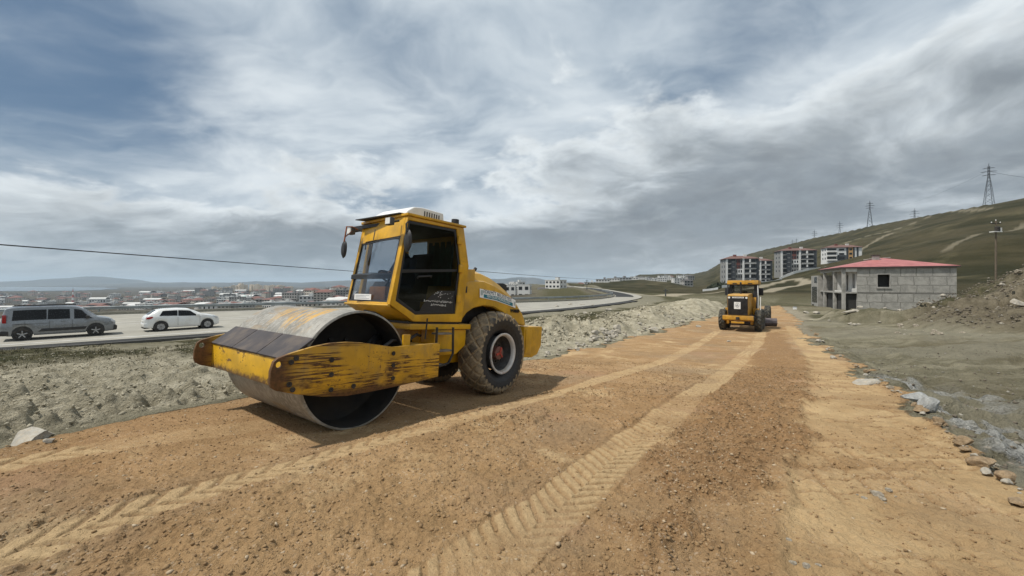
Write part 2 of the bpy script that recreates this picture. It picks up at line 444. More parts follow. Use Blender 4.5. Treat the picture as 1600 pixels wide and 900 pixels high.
# ------------------------------------------------------------------ ground material
def ground_material():
    m, t, setb = new_mat('bare_ground')
    pos = t.n('ShaderNodeNewGeometry', out=0)
    def attr(n):
        a = t.nt.nodes.new('ShaderNodeAttribute'); a.attribute_name = n
        s = t.nt.nodes.new('ShaderNodeSeparateColor'); t.nt.links.new(a.outputs['Color'], s.inputs[0])
        return s.outputs[0], s.outputs[1], s.outputs[2]
    road, track, loose = attr('paint_a'); pale, grass, clay = attr('paint_b'); path, plain, hill = attr('paint_c'); mound, tone, bank = attr('paint_d')
    n_big = t.noise(pos, .16, 6, .6); n_mid = t.noise(pos, 1.7, 7, .62); n_fine = t.noise(pos, 22, 6, .65); n_grain = t.noise(pos, 90, 4, .7)
    f_mid = t.mapr(n_mid, .34, .66); f_fine = t.mapr(n_fine, .32, .68); f_big = t.mapr(n_big, .36, .64)
    vor = t.n('ShaderNodeTexVoronoi', {'Vector': pos, 'Scale': 75.0, 'Randomness': 1.0}, out=1)
    vsep = t.n('ShaderNodeSeparateColor', {0: vor}, out=0)
    peb = t.math('MULTIPLY', t.mapr(vsep, .90, .96), .8)
    # grey clay and rubble
    n_str = t.noise(t.n('ShaderNodeMapping', {'Vector': pos, 'Rotation': (0, 0, .35), 'Scale': (.22, 1.5, 1.0)}), 1.1, 9, .66)
    grey = t.mix(t.mapr(n_str, .40, .60), (0.155, 0.139, 0.089), (0.341, 0.308, 0.218))
    grey = t.mix(t.math('MULTIPLY', f_mid, .45), grey, (0.196, 0.180, 0.121))
    grey = t.mix(t.math('MULTIPLY', t.mapr(n_fine, .52, .62), .5), grey, (0.331, 0.306, 0.225))
    grey = t.mix(t.math('MULTIPLY', t.mapr(n_grain, .54, .66), .5), grey, (.062, .055, .036))
    grey = t.mix(t.math('MULTIPLY', f_fine, .5), grey, (0.197, 0.178, 0.118))
    grey = t.mix(t.math('MULTIPLY', t.mapr(n_big, .5, .66), .45), grey, (0.126, 0.102, 0.059))
    grey = t.mix(t.math('MULTIPLY', bank, .95), grey, t.mix(f_mid, t.mix(f_fine, (0.244, 0.217, 0.152), (0.366, 0.329, 0.238)), t.mix(f_fine, (0.439, 0.397, 0.293), (0.561, 0.512, 0.390))))
    grey = t.mix(t.math('MULTIPLY', mound, .85), grey, t.mix(f_mid, (.100, .083, .055), (.200, .168, .117)))
    grey = t.mix(clay, grey, t.mix(f_fine, t.mix(f_mid, (.12, .12, .11), (.26, .26, .24)), t.mix(f_mid, (.34, .335, .315), (.52, .515, .48))))
    # grass
    gr = t.mix(f_mid, (.040, .043, .018), (.100, .088, .046))
    gr = t.mix(t.mapr(n_fine, .5, .75, 0, .5), gr, (.145, .125, .072))
    col = t.mix(grass, grey, gr)
    # hillside: thin spring grass over earth, worn streaks
    hs = t.scalev(pos, (.010, .004, .05)); hn = t.noise(hs, 3.2, 8, .62)
    hn2 = t.noise(pos, .045, 7, .6)
    hcol = t.mix(t.mapr(hn, .38, .64), (0.027, 0.026, 0.011), (0.060, 0.051, 0.027))
    hcol = t.mix(t.math('MULTIPLY', t.mapr(hn2, .50, .68), .75), hcol, (0.097, 0.084, 0.046))
    hcol = t.mix(t.math('MULTIPLY', t.mapr(t.noise(pos, .4, 6, .7), .45, .7), .35), hcol, (0.020, 0.021, 0.009))
    col = t.mix(hill, col, hcol)
    pc = t.mix(f_big, (.060, .052, .038), (.105, .090, .066))
    pc = t.mix(t.mapr(t.noise(pos, .02, 6, .7), .45, .62), pc, (.040, .036, .028))
    col = t.mix(plain, col, pc)
    col = t.mix(path, col, t.mix(f_mid, (.27, .235, .17), (.36, .315, .235)))
    # orange fill of the road
    d = t.mix(f_mid, (0.279, 0.166, 0.065), (0.389, 0.239, 0.102))
    d = t.mix(t.math('MULTIPLY', f_big, .60), d, (0.270, 0.141, 0.050))
    d = t.mix(t.math('MULTIPLY', t.mapr(t.noise(pos, .42, 8, .66), .50, .64), .5), d, (0.198, 0.117, 0.046))
    d = t.mix(t.math('MULTIPLY', t.mapr(n_fine, .45, .62), .45), d, (0.402, 0.248, 0.105))
    d = t.mix(t.math('MULTIPLY', t.mapr(n_grain, .52, .66), .35), d, (0.138, 0.077, 0.030))
    d = t.mix(t.math('MULTIPLY', t.mapr(t.noise(pos, .75, 10, .72), .52, .64), .66), d, (0.516, 0.358, 0.172))
    d = t.mix(t.math('MULTIPLY', t.mapr(t.noise(pos, .30, 7, .62), .46, .62), .45), d, (.245, .178, .105))
    d = t.mix(t.math('MULTIPLY', t.mapr(t.noise(pos, .55, 7, .65), .54, .66), .5), d, (.345, .195, .100))
    lo = t.mix(f_fine, (0.181, 0.097, 0.036), (0.306, 0.171, 0.065))
    d = t.mix(t.math('MULTIPLY', loose, .85), d, lo)
    pl = t.mix(f_mid, (0.376, 0.248, 0.110), (0.497, 0.342, 0.160))
    pl = t.mix(t.math('MULTIPLY', t.mapr(n_fine, .3, .7), .4), pl, (0.355, 0.218, 0.090))
    d = t.mix(t.math('MULTIPLY', pale, .9), d, pl)
    d = t.mix(t.math('MULTIPLY', track, .80), d, t.mix(f_fine, (0.403, 0.271, 0.125), (0.512, 0.354, 0.170)))
    d = t.mix(t.math('MULTIPLY', peb, t.math('MULTIPLY', t.math('SUBTRACT', .40, t.math('MULTIPLY', t.math('MAXIMUM', track, pale), .36)), t.mapr(n_mid, .42, .62))), d, t.mix(vsep, (.22, .14, .075), (.62, .52, .40)))
    hs_ = t.nt.nodes.new('ShaderNodeHueSaturation'); hs_.inputs['Saturation'].default_value = .90; t.nt.links.new(d, hs_.inputs['Color']); d = hs_.outputs[0]
    rmask = t.mapr(t.math('ADD', road, t.math('MULTIPLY', t.math('SUBTRACT', n_fine, .5), .5)), .35, .6)
    col = t.mix(rmask, col, d)
    col = t.mix(t.math('MULTIPLY', tone, .55), col, (.27, .25, .19))
    setb('Base Color', col); setb('Roughness', .95); setb('Specular IOR Level', .10)
    h = t.math('ADD', t.math('MULTIPLY', n_fine, t.math('ADD', .6, t.math('MULTIPLY', t.math('SUBTRACT', 1.0, road), 1.2))), t.math('MULTIPLY', n_grain, .25))
    offr = t.math('SUBTRACT', 1.0, rmask)
    n6 = t.noise(pos, 6.0, 7, .66)
    h = t.math('ADD', h, t.math('MULTIPLY', n_mid, t.math('ADD', .9, t.math('MULTIPLY', offr, 4.0))))
    h = t.math('ADD', h, t.math('MULTIPLY', n6, t.math('ADD', .3, t.math('MULTIPLY', offr, 3.2))))
    setb('Normal', t.bump(h, 1.0, .055))
    return m

def build_ground():
    th = [math.radians(a) for a in np.arange(-57, 57.01, .15)]
    th = np.array([math.radians(a) for a in np.arange(-180, -57, 3.0)] + th + [math.radians(a) for a in np.arange(58.5, 179, 3.0)])
    rs = [.7]
    while rs[-1] < 24000:
        r = rs[-1]
        if r < 2.0: dr = .05
        elif r < 30: dr = max(.010, min(r*r/(FPX*1.9)*.72, .0072*r))
        elif r < 75: dr = .0085*r
        elif r < 130: dr = .0125*r
        else: dr = .026*r
        rs.append(r+dr)
    rs = np.array(rs); nr, na = len(rs), len(th)
    RR, TH = np.meshgrid(rs, th, indexing='ij')
    X = (RR*np.sin(TH)).ravel(); Y = (RR*np.cos(TH)).ravel()
    cell = np.maximum(np.gradient(rs)[:, None]*np.ones((1, na)), RR*.0026).ravel()*.8
    z, M = terrain(X, Y, cell)
    z, o = relief(X, Y, z, M, cell)
    # paint masks -------------------------------------------------------
    dR, dL, r = M['dR'], M['dL'], M['r']
    gn = fbm(X, Y, 5, 4, cell, 101)
    vg = np.where(dR < 0, sst(-3.8, -5.0, dR+.6*gn)*sst(-13.0, -9.5, dR+1.8*gn), 0)
    vg = vg*sst(-.60, .05, fbm(X, Y, 2.4, 4, cell, 106)+.22)
    ch = np.where((dR < -12) & (Y > 24) & (X > 2), sst(.25, .55, fbm(X, Y, 16, 3, cell, 102))*.8, 0)*(1-o['road'])*sst(.5, .1, M['hill'])
    far = sst(60, 100, r)*(1-M['plain'])*.75*(1-o['mound'])
    grass = np.clip(np.maximum(np.maximum(vg, ch), far)*(1-o['road']), 0, 1)
    fieldL = M['plain']*sst(.02, .10, X/np.maximum(Y, 1))*sst(2, 8, dL)*sst(260, 160, dL)
    grass = np.maximum(grass, fieldL)
    # pale gravel shoulder beside the highway
    sh = np.where(dR < 0, sst(-5.2, -3.6, dR+.7*gn), 0)*.95 + np.where((dL > 0), sst(3, 1, dL)*.6, 0)
    stripe = np.where((dR < -4) & (dR > -8), sst(.15, .5, fbm(X*.7-Y*.7, (X*.7+Y*.7)*.15, .8, 3, cell, 103))*.55, 0)
    # whitish broken clay along the right road edge
    cl = o['right']*sst(6.2, 3.6, np.hypot(X-7.4, Y-6.8))*sst(.0, .35, fbm(X, Y, .8, 6, cell, 104, .65)+.05)*sst(-.1, -.45, o['sd'])*sst(-2.6, -1.0, o['sd'])
    # light tracks: spur beyond the grader, spur off the highway, hill paths
    def ribbon(pts, w, wn=.3):
        dd, _ = poly_dist(X, Y, pts); return sst(w, w*.6, dd+wn*fbm(X, Y, 4, 2, cell, 105))
    W = lambda L: [((px-800)/FPX*yy, yy) for px, yy in L]
    path = ribbon(W([(1205, 22), (1212, 30), (1225, 44), (1205, 60)]), 2.6)*.9
    path = np.maximum(path, ribbon(W([(955, 128), (1000, 118), (1040, 122), (1070, 150)]), 4.5)*.95)
    path = np.maximum(path, ribbon(W([(1205, 190), (1240, 196), (1262, 180), (1235, 150), (1215, 140), (1195, 120)]), 3.0, 1)*.8)
    path = np.maximum(path, ribbon(W([(1105, 150), (1150, 170), (1200, 190)]), 3.5, 1)*.7)
    path = np.maximum(path, ribbon(W([(1330, 330), (1400, 390), (1500, 360), (1600, 300)]), 3, 2)*.45)
    path = np.maximum(path, ribbon(W([(1290, 400), (1400, 440), (1475, 450), (1560, 340)]), 3, 2)*.4)
    path = np.maximum(path, ribbon(W([(1480, 160), (1560, 200), (1600, 220)]), 2, 1)*.35)
    path = np.where(dR < 0, path, 0)*(1-o['road'])
    tone = np.maximum(np.maximum(sh, stripe), o['right']*sst(.0, .6, o['wash'])*.85*(1-o['mound'])*sst(60, 40, r))*(1-o['road'])
    z = np.where((dR > .15) & (dL < -.15), HWZ-.14, z)
    co = np.empty((len(X)+1, 3), np.float32); co[:-1, 0] = X; co[:-1, 1] = Y; co[:-1, 2] = z+CAMZ; co[-1] = (0, 0, z[:na].mean()+CAMZ)
    i = np.arange(nr-1)[:, None]*na; j = np.arange(na)[None, :]; j2 = (j+1) % na
    q = np.stack([i+j, i+na+j, i+na+j2, i+j2], -1).reshape(-1, 4)
    sd_f = o['sd'][q].mean(1); hl = M['hill'][q].mean(1); pn = M['plain'][q].mean(1); rf = r[q].mean(1)
    kind = np.zeros(len(q), int)
    kind[(hl > .5) & (rf > 60)] = 2; kind[(pn > .5)] = 3; kind[sd_f > -.02] = 1
    gm = ground_material()
    A = lambda a, b, c: np.stack([a, b, c, np.ones_like(a)], 1)
    pts = dict(paint_a=A(o['road'], o['track'], o['loose']), paint_b=A(o['pale'], grass, cl), paint_c=A(path, np.where(dL > 2, 1-fieldL, 0.), sst(0, .04, M['p'])*M['hill']), paint_d=A(o['mound'], tone, np.maximum(o['bank'], o['left'])))
    for k, nm in enumerate(['ground', 'dirt_road', 'hillside', 'plain']):
        f = q[kind == k]
        if not len(f): continue
        use, inv = np.unique(f, return_inverse=True); f = inv.reshape(-1, 4)
        me = bpy.data.meshes.new(nm)
        me.vertices.add(len(use)); me.vertices.foreach_set('co', co[use].ravel())
        me.loops.add(f.size); me.loops.foreach_set('vertex_index', f.ravel().astype(np.int32))
        me.polygons.add(len(f)); me.polygons.foreach_set('loop_start', np.arange(0, f.size, 4, dtype=np.int32))
        me.polygons.foreach_set('use_smooth', np.ones(len(f), bool))
        me.update(calc_edges=True)
        for an, arr in pts.items():
            at = me.color_attributes.new(an, 'FLOAT_COLOR', 'POINT'); at.data.foreach_set('color', arr[use].astype(np.float32).ravel())
        me.materials.append(gm)
        me.flip_normals() if me.polygons[0].normal.z < 0 else None
        ob = bpy.data.objects.new(nm, me); COL.objects.link(ob); ob['kind'] = 'structure'
build_ground()

# ------------------------------------------------------------------ highway
def smooth_line(P, n=3):
    P = np.asarray(P, float)
    for _ in range(n):
        Q = [P[0]]
        for a, b in zip(P[:-1], P[1:]): Q += [a*.75+b*.25, a*.25+b*.75]
        Q.append(P[-1]); P = np.array(Q)
    return P
def road_mat(name, base, var):
    m, t, setb = new_mat(name)
    pos = t.n('ShaderNodeNewGeometry', out=0)
    a = t.noise(t.scalev(pos, (1, 1, 1)), .5, 6, .6); b = t.noise(pos, 9, 4, .6)
    lo = tuple(c*(1-var) for c in base); hi = tuple(c*(1+var) for c in base)
    col = t.mix(t.mapr(a, .35, .65), lo, hi); col = t.mix(t.math('MULTIPLY', t.mapr(b, .4, .7), .25), col, tuple(c*.7 for c in base))
    setb('Base Color', col); setb('Roughness', .85); setb('Specular IOR Level', .2)
    return m
m_conc = road_mat('sun_bleached_asphalt', (.30, .285, .245), .10)
m_asph = road_mat('fresh_asphalt', (.034, .034, .033), .25)
m_line = mat('worn_road_paint', (.46, .45, .42), .7, var=.2, scale=2)
def strip(mb, A, B, fa, fb, z, i0=0, i1=None):
    n = len(A); i1 = n if i1 is None else i1
    rows = []
    for i in range(i0, i1):
        a = A[i]*(1-fa)+B[i]*fa; b = A[i]*(1-fb)+B[i]*fb
        rows.append([(a[0], a[1], z), (b[0], b[1], z)])
    mb.grid(rows)
hr = smooth_line(HW_R, 3); hl_ = smooth_line(HW_L, 3); zw = HWZ+CAMZ
ob = MB(); strip(ob, hr, hl_, 0, 1, zw); o = ob.build('highway', m_conc, fixn=True); o['kind'] = 'structure'
ys = hr[:, 1]
i0 = int(np.argmin(abs(ys-92))); i1 = int(np.argmin(abs(ys-300)))
ob = MB(); strip(ob, hr, hl_, .30, .97, zw+.004, i0, i1)
o = ob.build('asphalt_lane', m_asph); o['kind'] = 'structure'
nrm = np.gradient(hr, axis=0); nrm /= np.linalg.norm(nrm, axis=1)[:, None]; nrm = np.stack([nrm[:, 1], -nrm[:, 0]], 1)
i2 = int(np.argmin(abs(ys-75)))
ob = MB(); strip(ob, hr+nrm*1.5, hr+nrm*.02, 0, 1, zw+.004, 0, i2); o = ob.build('asphalt_shoulder', m_asph); o['kind'] = 'structure'
ob = MB()
for fa, fb in ((.035, .047), (.955, .967), (.44, .449), (.52, .529)): strip(ob, hr, hl_, fa, fb, zw+.008, 0, i0)
o = ob.build('road_markings', m_line); o['kind'] = 'structure'
# dark recently laid shoulder edge kerb
ob = MB()
for a0, b0 in ((-.0, .22),):
    rows = [[(p[0]+k[0]*a0, p[1]+k[1]*a0, zw-.1), (p[0]+k[0]*a0, p[1]+k[1]*a0, zw+.03), (p[0]+k[0]*b0, p[1]+k[1]*b0, zw+.03), (p[0]+k[0]*b0, p[1]+k[1]*b0, zw-.1)] for p, k in zip(hr+nrm*1.5, nrm)]
    ob.grid(rows[:i2])
o = ob.build('kerb', mat('dark_kerb', (.075, .072, .066), .85)); o['kind'] = 'structure'

# guard rail on the far side
def guard_rail():
    root = empty('guard_rail', (hl_[8][0], hl_[8][1], zw), 0, 'long grey steel guard rail on posts along the far edge of the highway', 'guard rail')
    m_gal = mat('galvanised_steel', (.30, .33, .34), .45, .7, var=.2, scale=1)
    inv = Matrix.Translation(-root.location)
    N = np.gradient(hl_, axis=0); N /= np.linalg.norm(N, axis=1)[:, None]; N = np.stack([N[:, 1], -N[:, 0]], 1)
    P = hl_-N*.6
    cum = np.concatenate([[0], np.cumsum(np.linalg.norm(np.diff(P, axis=0), axis=1))])
    prof = [(0, .52), (.05, .56), (.05, .62), (0, .66), (0, .70), (.05, .74), (.05, .80), (0, .84), (-.02, .84), (-.02, .52)]
    mb = MB(); rows = []
    for p, n in zip(P, N):
        if p[1] > 150: break
        rows.append([(p[0]+n[0]*a-root.location.x, p[1]+n[1]*a-root.location.y, h) for a, h in prof])
    mb.grid(rows, close=True); mb.build('rail_beam', m_gal, root)
    k = 0
    for s in np.arange(20, 320, 4.0):
        x = np.interp(s, cum, P[:, 0]); y = np.interp(s, cum, P[:, 1])
        if k >= 60: break
        if x/max(y, 1) < -1.45 or y > 110: continue
        mb = MB().bx(x-root.location.x-.05, x-root.location.x+.05, y-root.location.y+.03, y-root.location.y+.15, -.3, .80)
        mb.build('post', m_gal, root); k += 1
    # low concrete upstand under the rail
    ob = MB(); rows = [[(p[0]-n[0]*.1, p[1]-n[1]*.1, zw-.2), (p[0]-n[0]*.1, p[1]-n[1]*.1, zw+.28), (p[0]-n[0]*.45, p[1]-n[1]*.45, zw+.28), (p[0]-n[0]*.45, p[1]-n[1]*.45, zw-.6)] for p, n in zip(hl_, N) if p[1] < 100]
    ob.grid(rows); tag(ob.build('parapet_wall', mat('kerb_concrete', (.26, .245, .20), .85)), 'low grey concrete upstand running under the highway guard rail', 'parapet')
guard_rail()

# ------------------------------------------------------------------ lake, mountains
def simple_noise_mat(name, a, b, scale, rough=.9):
    m, t, setb = new_mat(name)
    pos = t.n('ShaderNodeNewGeometry', out=0)
    setb('Base Color', t.mix(t.mapr(t.noise(pos, scale, 7, .62), .35, .65), a, b)); setb('Roughness', rough); setb('Specular IOR Level', .2)
    return m
m_lake, t_, sb_ = new_mat('lake_water')
sb_('Base Color', (.035, .06, .075, 1)); sb_('Roughness', .18)
sb_('Normal', t_.bump(t_.noise(t_.n('ShaderNodeNewGeometry', out=0), .05, 4), .3, 4.0))
mb = MB()
pts = []
lk = [(-12000, 3100), (-3800, 3150), (-3600, 3450), (-4300, 4300), (-5300, 5400), (-7000, 6600), (-9500, 7600), (-14000, 7800)]
for a, b in zip(lk, lk[1:]+lk[:1]):
    for k in range(6):
        f = k/6; pts.append((a[0]*(1-f)+b[0]*f+rnd.uniform(-60, 60), a[1]*(1-f)+b[1]*f+rnd.uniform(-60, 60)))
mb.prism(pts, -62.6+CAMZ, -59.2+CAMZ, 'z')
o = mb.build('lake', m_lake); o['kind'] = 'structure'
m_mtn = simple_noise_mat('bare_mountain', (.030, .034, .034), (.085, .080, .072), .0016)
def mountains(name, prof, Yd, depth, seed):
    """prof: (pixel column, skyline row); a range with its own slopes front and back"""
    px = np.arange(prof[0][0], prof[-1][0]+1, 3.0); sk = np.interp(px, [p[0] for p in prof], [p[1] for p in prof])
    u = np.linspace(-1, 1, 41)
    PX, Uu = np.meshgrid(px, u, indexing='ij')
    Yv = Yd + Uu*depth; Xv = (PX-800)/FPX*Yd*(1+.0*Uu)
    H = ((HOR-sk)/FPX*Yd)[:, None] + 62
    H = H*(1+.05*fbm(Xv/Yd*40, Yv*0, 1.2, 3, None, seed))
    w = np.clip(1-np.abs(Uu)**1.2, 0, 1)
    rid = fbm(Xv, Yv, depth*.5, 5, None, seed+1, .5, True)
    Z = -63 + H*w*(.80+.2*w) + H*.20*rid*w*(1-w)*2
    mb = MB(); mb.grid([[(Xv[i, j], Yv[i, j], Z[i, j]+CAMZ) for j in range(len(u))] for i in range(len(px))])
    o = mb.build(name, m_mtn, smooth=True, angle=180, fixn=False); o['kind'] = 'structure'
mountains('mountains', [(-500, 444), (-200, 441), (0, 440.5), (50, 438.5), (85, 436.5), (110, 433.5), (135, 432), (165, 432.5), (200, 437), (235, 441), (290, 442.5), (330, 444)], 11500, 1900, 3)
mountains('hills', [(180, 444), (235, 441.5), (300, 441), (360, 441.5), (400, 439.5), (430, 440.5), (470, 441.5), (500, 440), (545, 438.5), (600, 440), (690, 441), (740, 439), (765, 436), (790, 435.5), (812, 433.5), (835, 434), (852, 437), (872, 439.5), (895, 440), (925, 441.5), (960, 443), (1000, 444.5)], 9500, 1500, 8)
# ------------------------------------------------------------------ paints and metals
def worn_paint(name, base, rust=(.075, .030, .014), amt=.6, streak=(1.2, 1.2, 9.0), sc=2.2, lo=.50, hi=.60, rough=.42, edge=None, grime=.35, chip=.64, patch=False):
    m, t, setb = new_mat(name)
    co = t.n('ShaderNodeTexCoord', out=3)
    n1 = t.noise(t.scalev(co, streak), sc, 9, .62, .6)
    n2 = t.noise(co, 1.4, 5, .6)
    n3 = t.noise(co, 26, 5, .65)
    s = t.math('ADD', t.math('MULTIPLY', n1, .75), t.math('MULTIPLY', n2, .25))
    f = t.math('MULTIPLY', t.mapr(s, lo, hi), amt)
    if patch: f = t.math('MULTIPLY', f, t.mapr(t.noise(t.scalev(co, (.8, 1, 1.6)), 2.0, 5, .6), .44, .56))
    chips = t.math('MULTIPLY', t.mapr(n3, chip, chip+.05), t.mapr(n2, .42, .58))
    f = t.math('MAXIMUM', f, t.math('MULTIPLY', chips, amt))
    b = t.mix(t.mapr(t.noise(co, 3, 6), .35, .65), tuple(c*.80 for c in base), tuple(min(1, c*1.1) for c in base))
    b = t.mix(t.math('MULTIPLY', t.mapr(t.noise(co, 2.2, 8, .7), .45, .7), grime), b, (.20, .155, .085))
    if edge:                                     # bare, bruised zone given in object space: (axis, from, to)
        sx = t.nt.nodes.new('ShaderNodeSeparateXYZ'); t.nt.links.new(co, sx.inputs[0])
        for ax, a, c_ in edge:
            e = t.mapr(t.math('ADD', sx.outputs[ax], t.math('MULTIPLY', t.math('SUBTRACT', n1, .5), .22)), a, c_)
            f = t.math('MAXIMUM', f, t.math('MULTIPLY', e, .92))
    rc = t.mix(t.mapr(n3, .3, .7), tuple(c*.6 for c in rust), tuple(min(1, c*1.9) for c in rust))
    geo = t.n('ShaderNodeNewGeometry', out=1)
    bvn = t.n('ShaderNodeBevel', {'Radius': .018}); bvn.node.samples = 4
    dt = t.n('ShaderNodeVectorMath', {0: bvn, 1: geo}, operation='DOT_PRODUCT', out=1)
    ed = t.math('MULTIPLY', t.mapr(dt, .985, .80), t.mapr(t.math('ADD', t.math('MULTIPLY', n3, .5), t.math('MULTIPLY', n2, .5)), .44, .56))
    f = t.math('MAXIMUM', f, t.math('MULTIPLY', ed, .85))
    # dust settled on what faces up, runs of dirt on what stands
    sn = t.nt.nodes.new('ShaderNodeSeparateXYZ'); t.nt.links.new(geo, sn.inputs[0])
    du = t.math('MULTIPLY', t.mapr(sn.outputs[2], .35, .95), t.mapr(n2, .3, .65, .15, .55))
    b = t.mix(du, b, (.36, .27, .155))
    run = t.math('MULTIPLY', t.mapr(t.noise(t.scalev(co, (9, 9, .7)), 1.6, 6, .6), .54, .70), grime*.8)
    b = t.mix(run, b, (.23, .145, .05))
    setb('Base Color', t.mix(f, b, rc)); setb('Roughness', t.math('ADD', t.math('MULTIPLY', f, .35), rough))
    setb('Normal', t.bump(t.math('SUBTRACT', n3, t.math('MULTIPLY', f, .8)), .25, .004))
    MATS[name] = m
    return m
YEL = (.62, .335, .008)
m_yel = worn_paint('yellow_machine_paint', YEL, amt=.22, lo=.60, hi=.68, grime=.28, rough=.38)
m_yel_worn = worn_paint('scraped_yellow_plate', (.56, .300, .012), rust=(.050, .019, .008), amt=.95, streak=(.55, 1, 13), sc=3.4, patch=True, lo=.50, hi=.535, rough=.45, edge=[(2, .60, .50), (2, 1.075, 1.13), (0, .80, 1.02)], grime=.5, chip=.60)
m_yel_front = worn_paint('chipped_yellow_bar', (.64, .37, .014), rust=(.060, .030, .016), amt=.9, streak=(1, 1.2, 1.6), sc=6.0, lo=.55, hi=.59, edge=[(2, .69, .61), (2, .905, .945)], grime=.15, chip=.575)
m_rust = worn_paint('rusted_yellow_steel', (.42, .19, .02), rust=(.07, .03, .018), amt=.95, streak=(1, 1, 3), sc=3, lo=.42, hi=.56)
m_blk = mat('black_rubber_trim', (.016, .016, .017), .55, var=.3)
m_darkmetal = mat('dark_greasy_steel', (.035, .033, .032), .5, .4, var=.4, dirt=(.12, .09, .06), dirt_amt=.4)
m_dkgrey = mat('dark_grey_plastic', (.05, .05, .052), .5, var=.3, dirt=(.16, .13, .09), dirt_amt=.35)
m_white = mat('white_plastic', (.72, .72, .70), .45, var=.1, dirt=(.45, .42, .36), dirt_amt=.4)
m_inner = mat('dark_drum_cavity', (.020, .019, .018), .75, var=.4, dirt=(.07, .055, .04), dirt_amt=.5, dirt_scale=2)
m_tin = mat('bluish_bare_steel', (.050, .044, .048), .8, .0, var=.3, scale=3, dirt=(.16, .13, .10), dirt_amt=.5)
m_orangebox = mat('orange_case', (.46, .19, .06), .6, var=.2)
m_lens = mat('work_light_lens', (.70, .70, .66), .15, var=.1)
def glass(name, tint, fac, rough=.02):
    m = bpy.data.materials.new(name); m.use_nodes = True; nt = m.node_tree; nt.nodes.clear(); t = NT(nt)
    out = nt.nodes.new('ShaderNodeOutputMaterial')
    tr = t.n('ShaderNodeBsdfTransparent', {0: tint+(1,)}); gl = t.n('ShaderNodeBsdfGlossy', {'Color': (.9, .95, 1, 1), 'Roughness': rough})
    lw = t.n('ShaderNodeLayerWeight', {'Blend': .5}, out=1)
    ms = t.n('ShaderNodeMixShader', {0: t.math('ADD', t.math('MULTIPLY', t.math('POWER', lw, 4.0), .5), fac+.015, True), 1: tr, 2: gl})
    nt.links.new(ms, out.inputs[0]); return m
m_glass = glass('tinted_cab_glass', (.68, .70, .73), .01)
m_glass_cl = glass('clear_cab_glass', (.96, .97, .97), .0)
m_glass_dk = glass('dark_door_glass', (.50, .53, .54), .005)

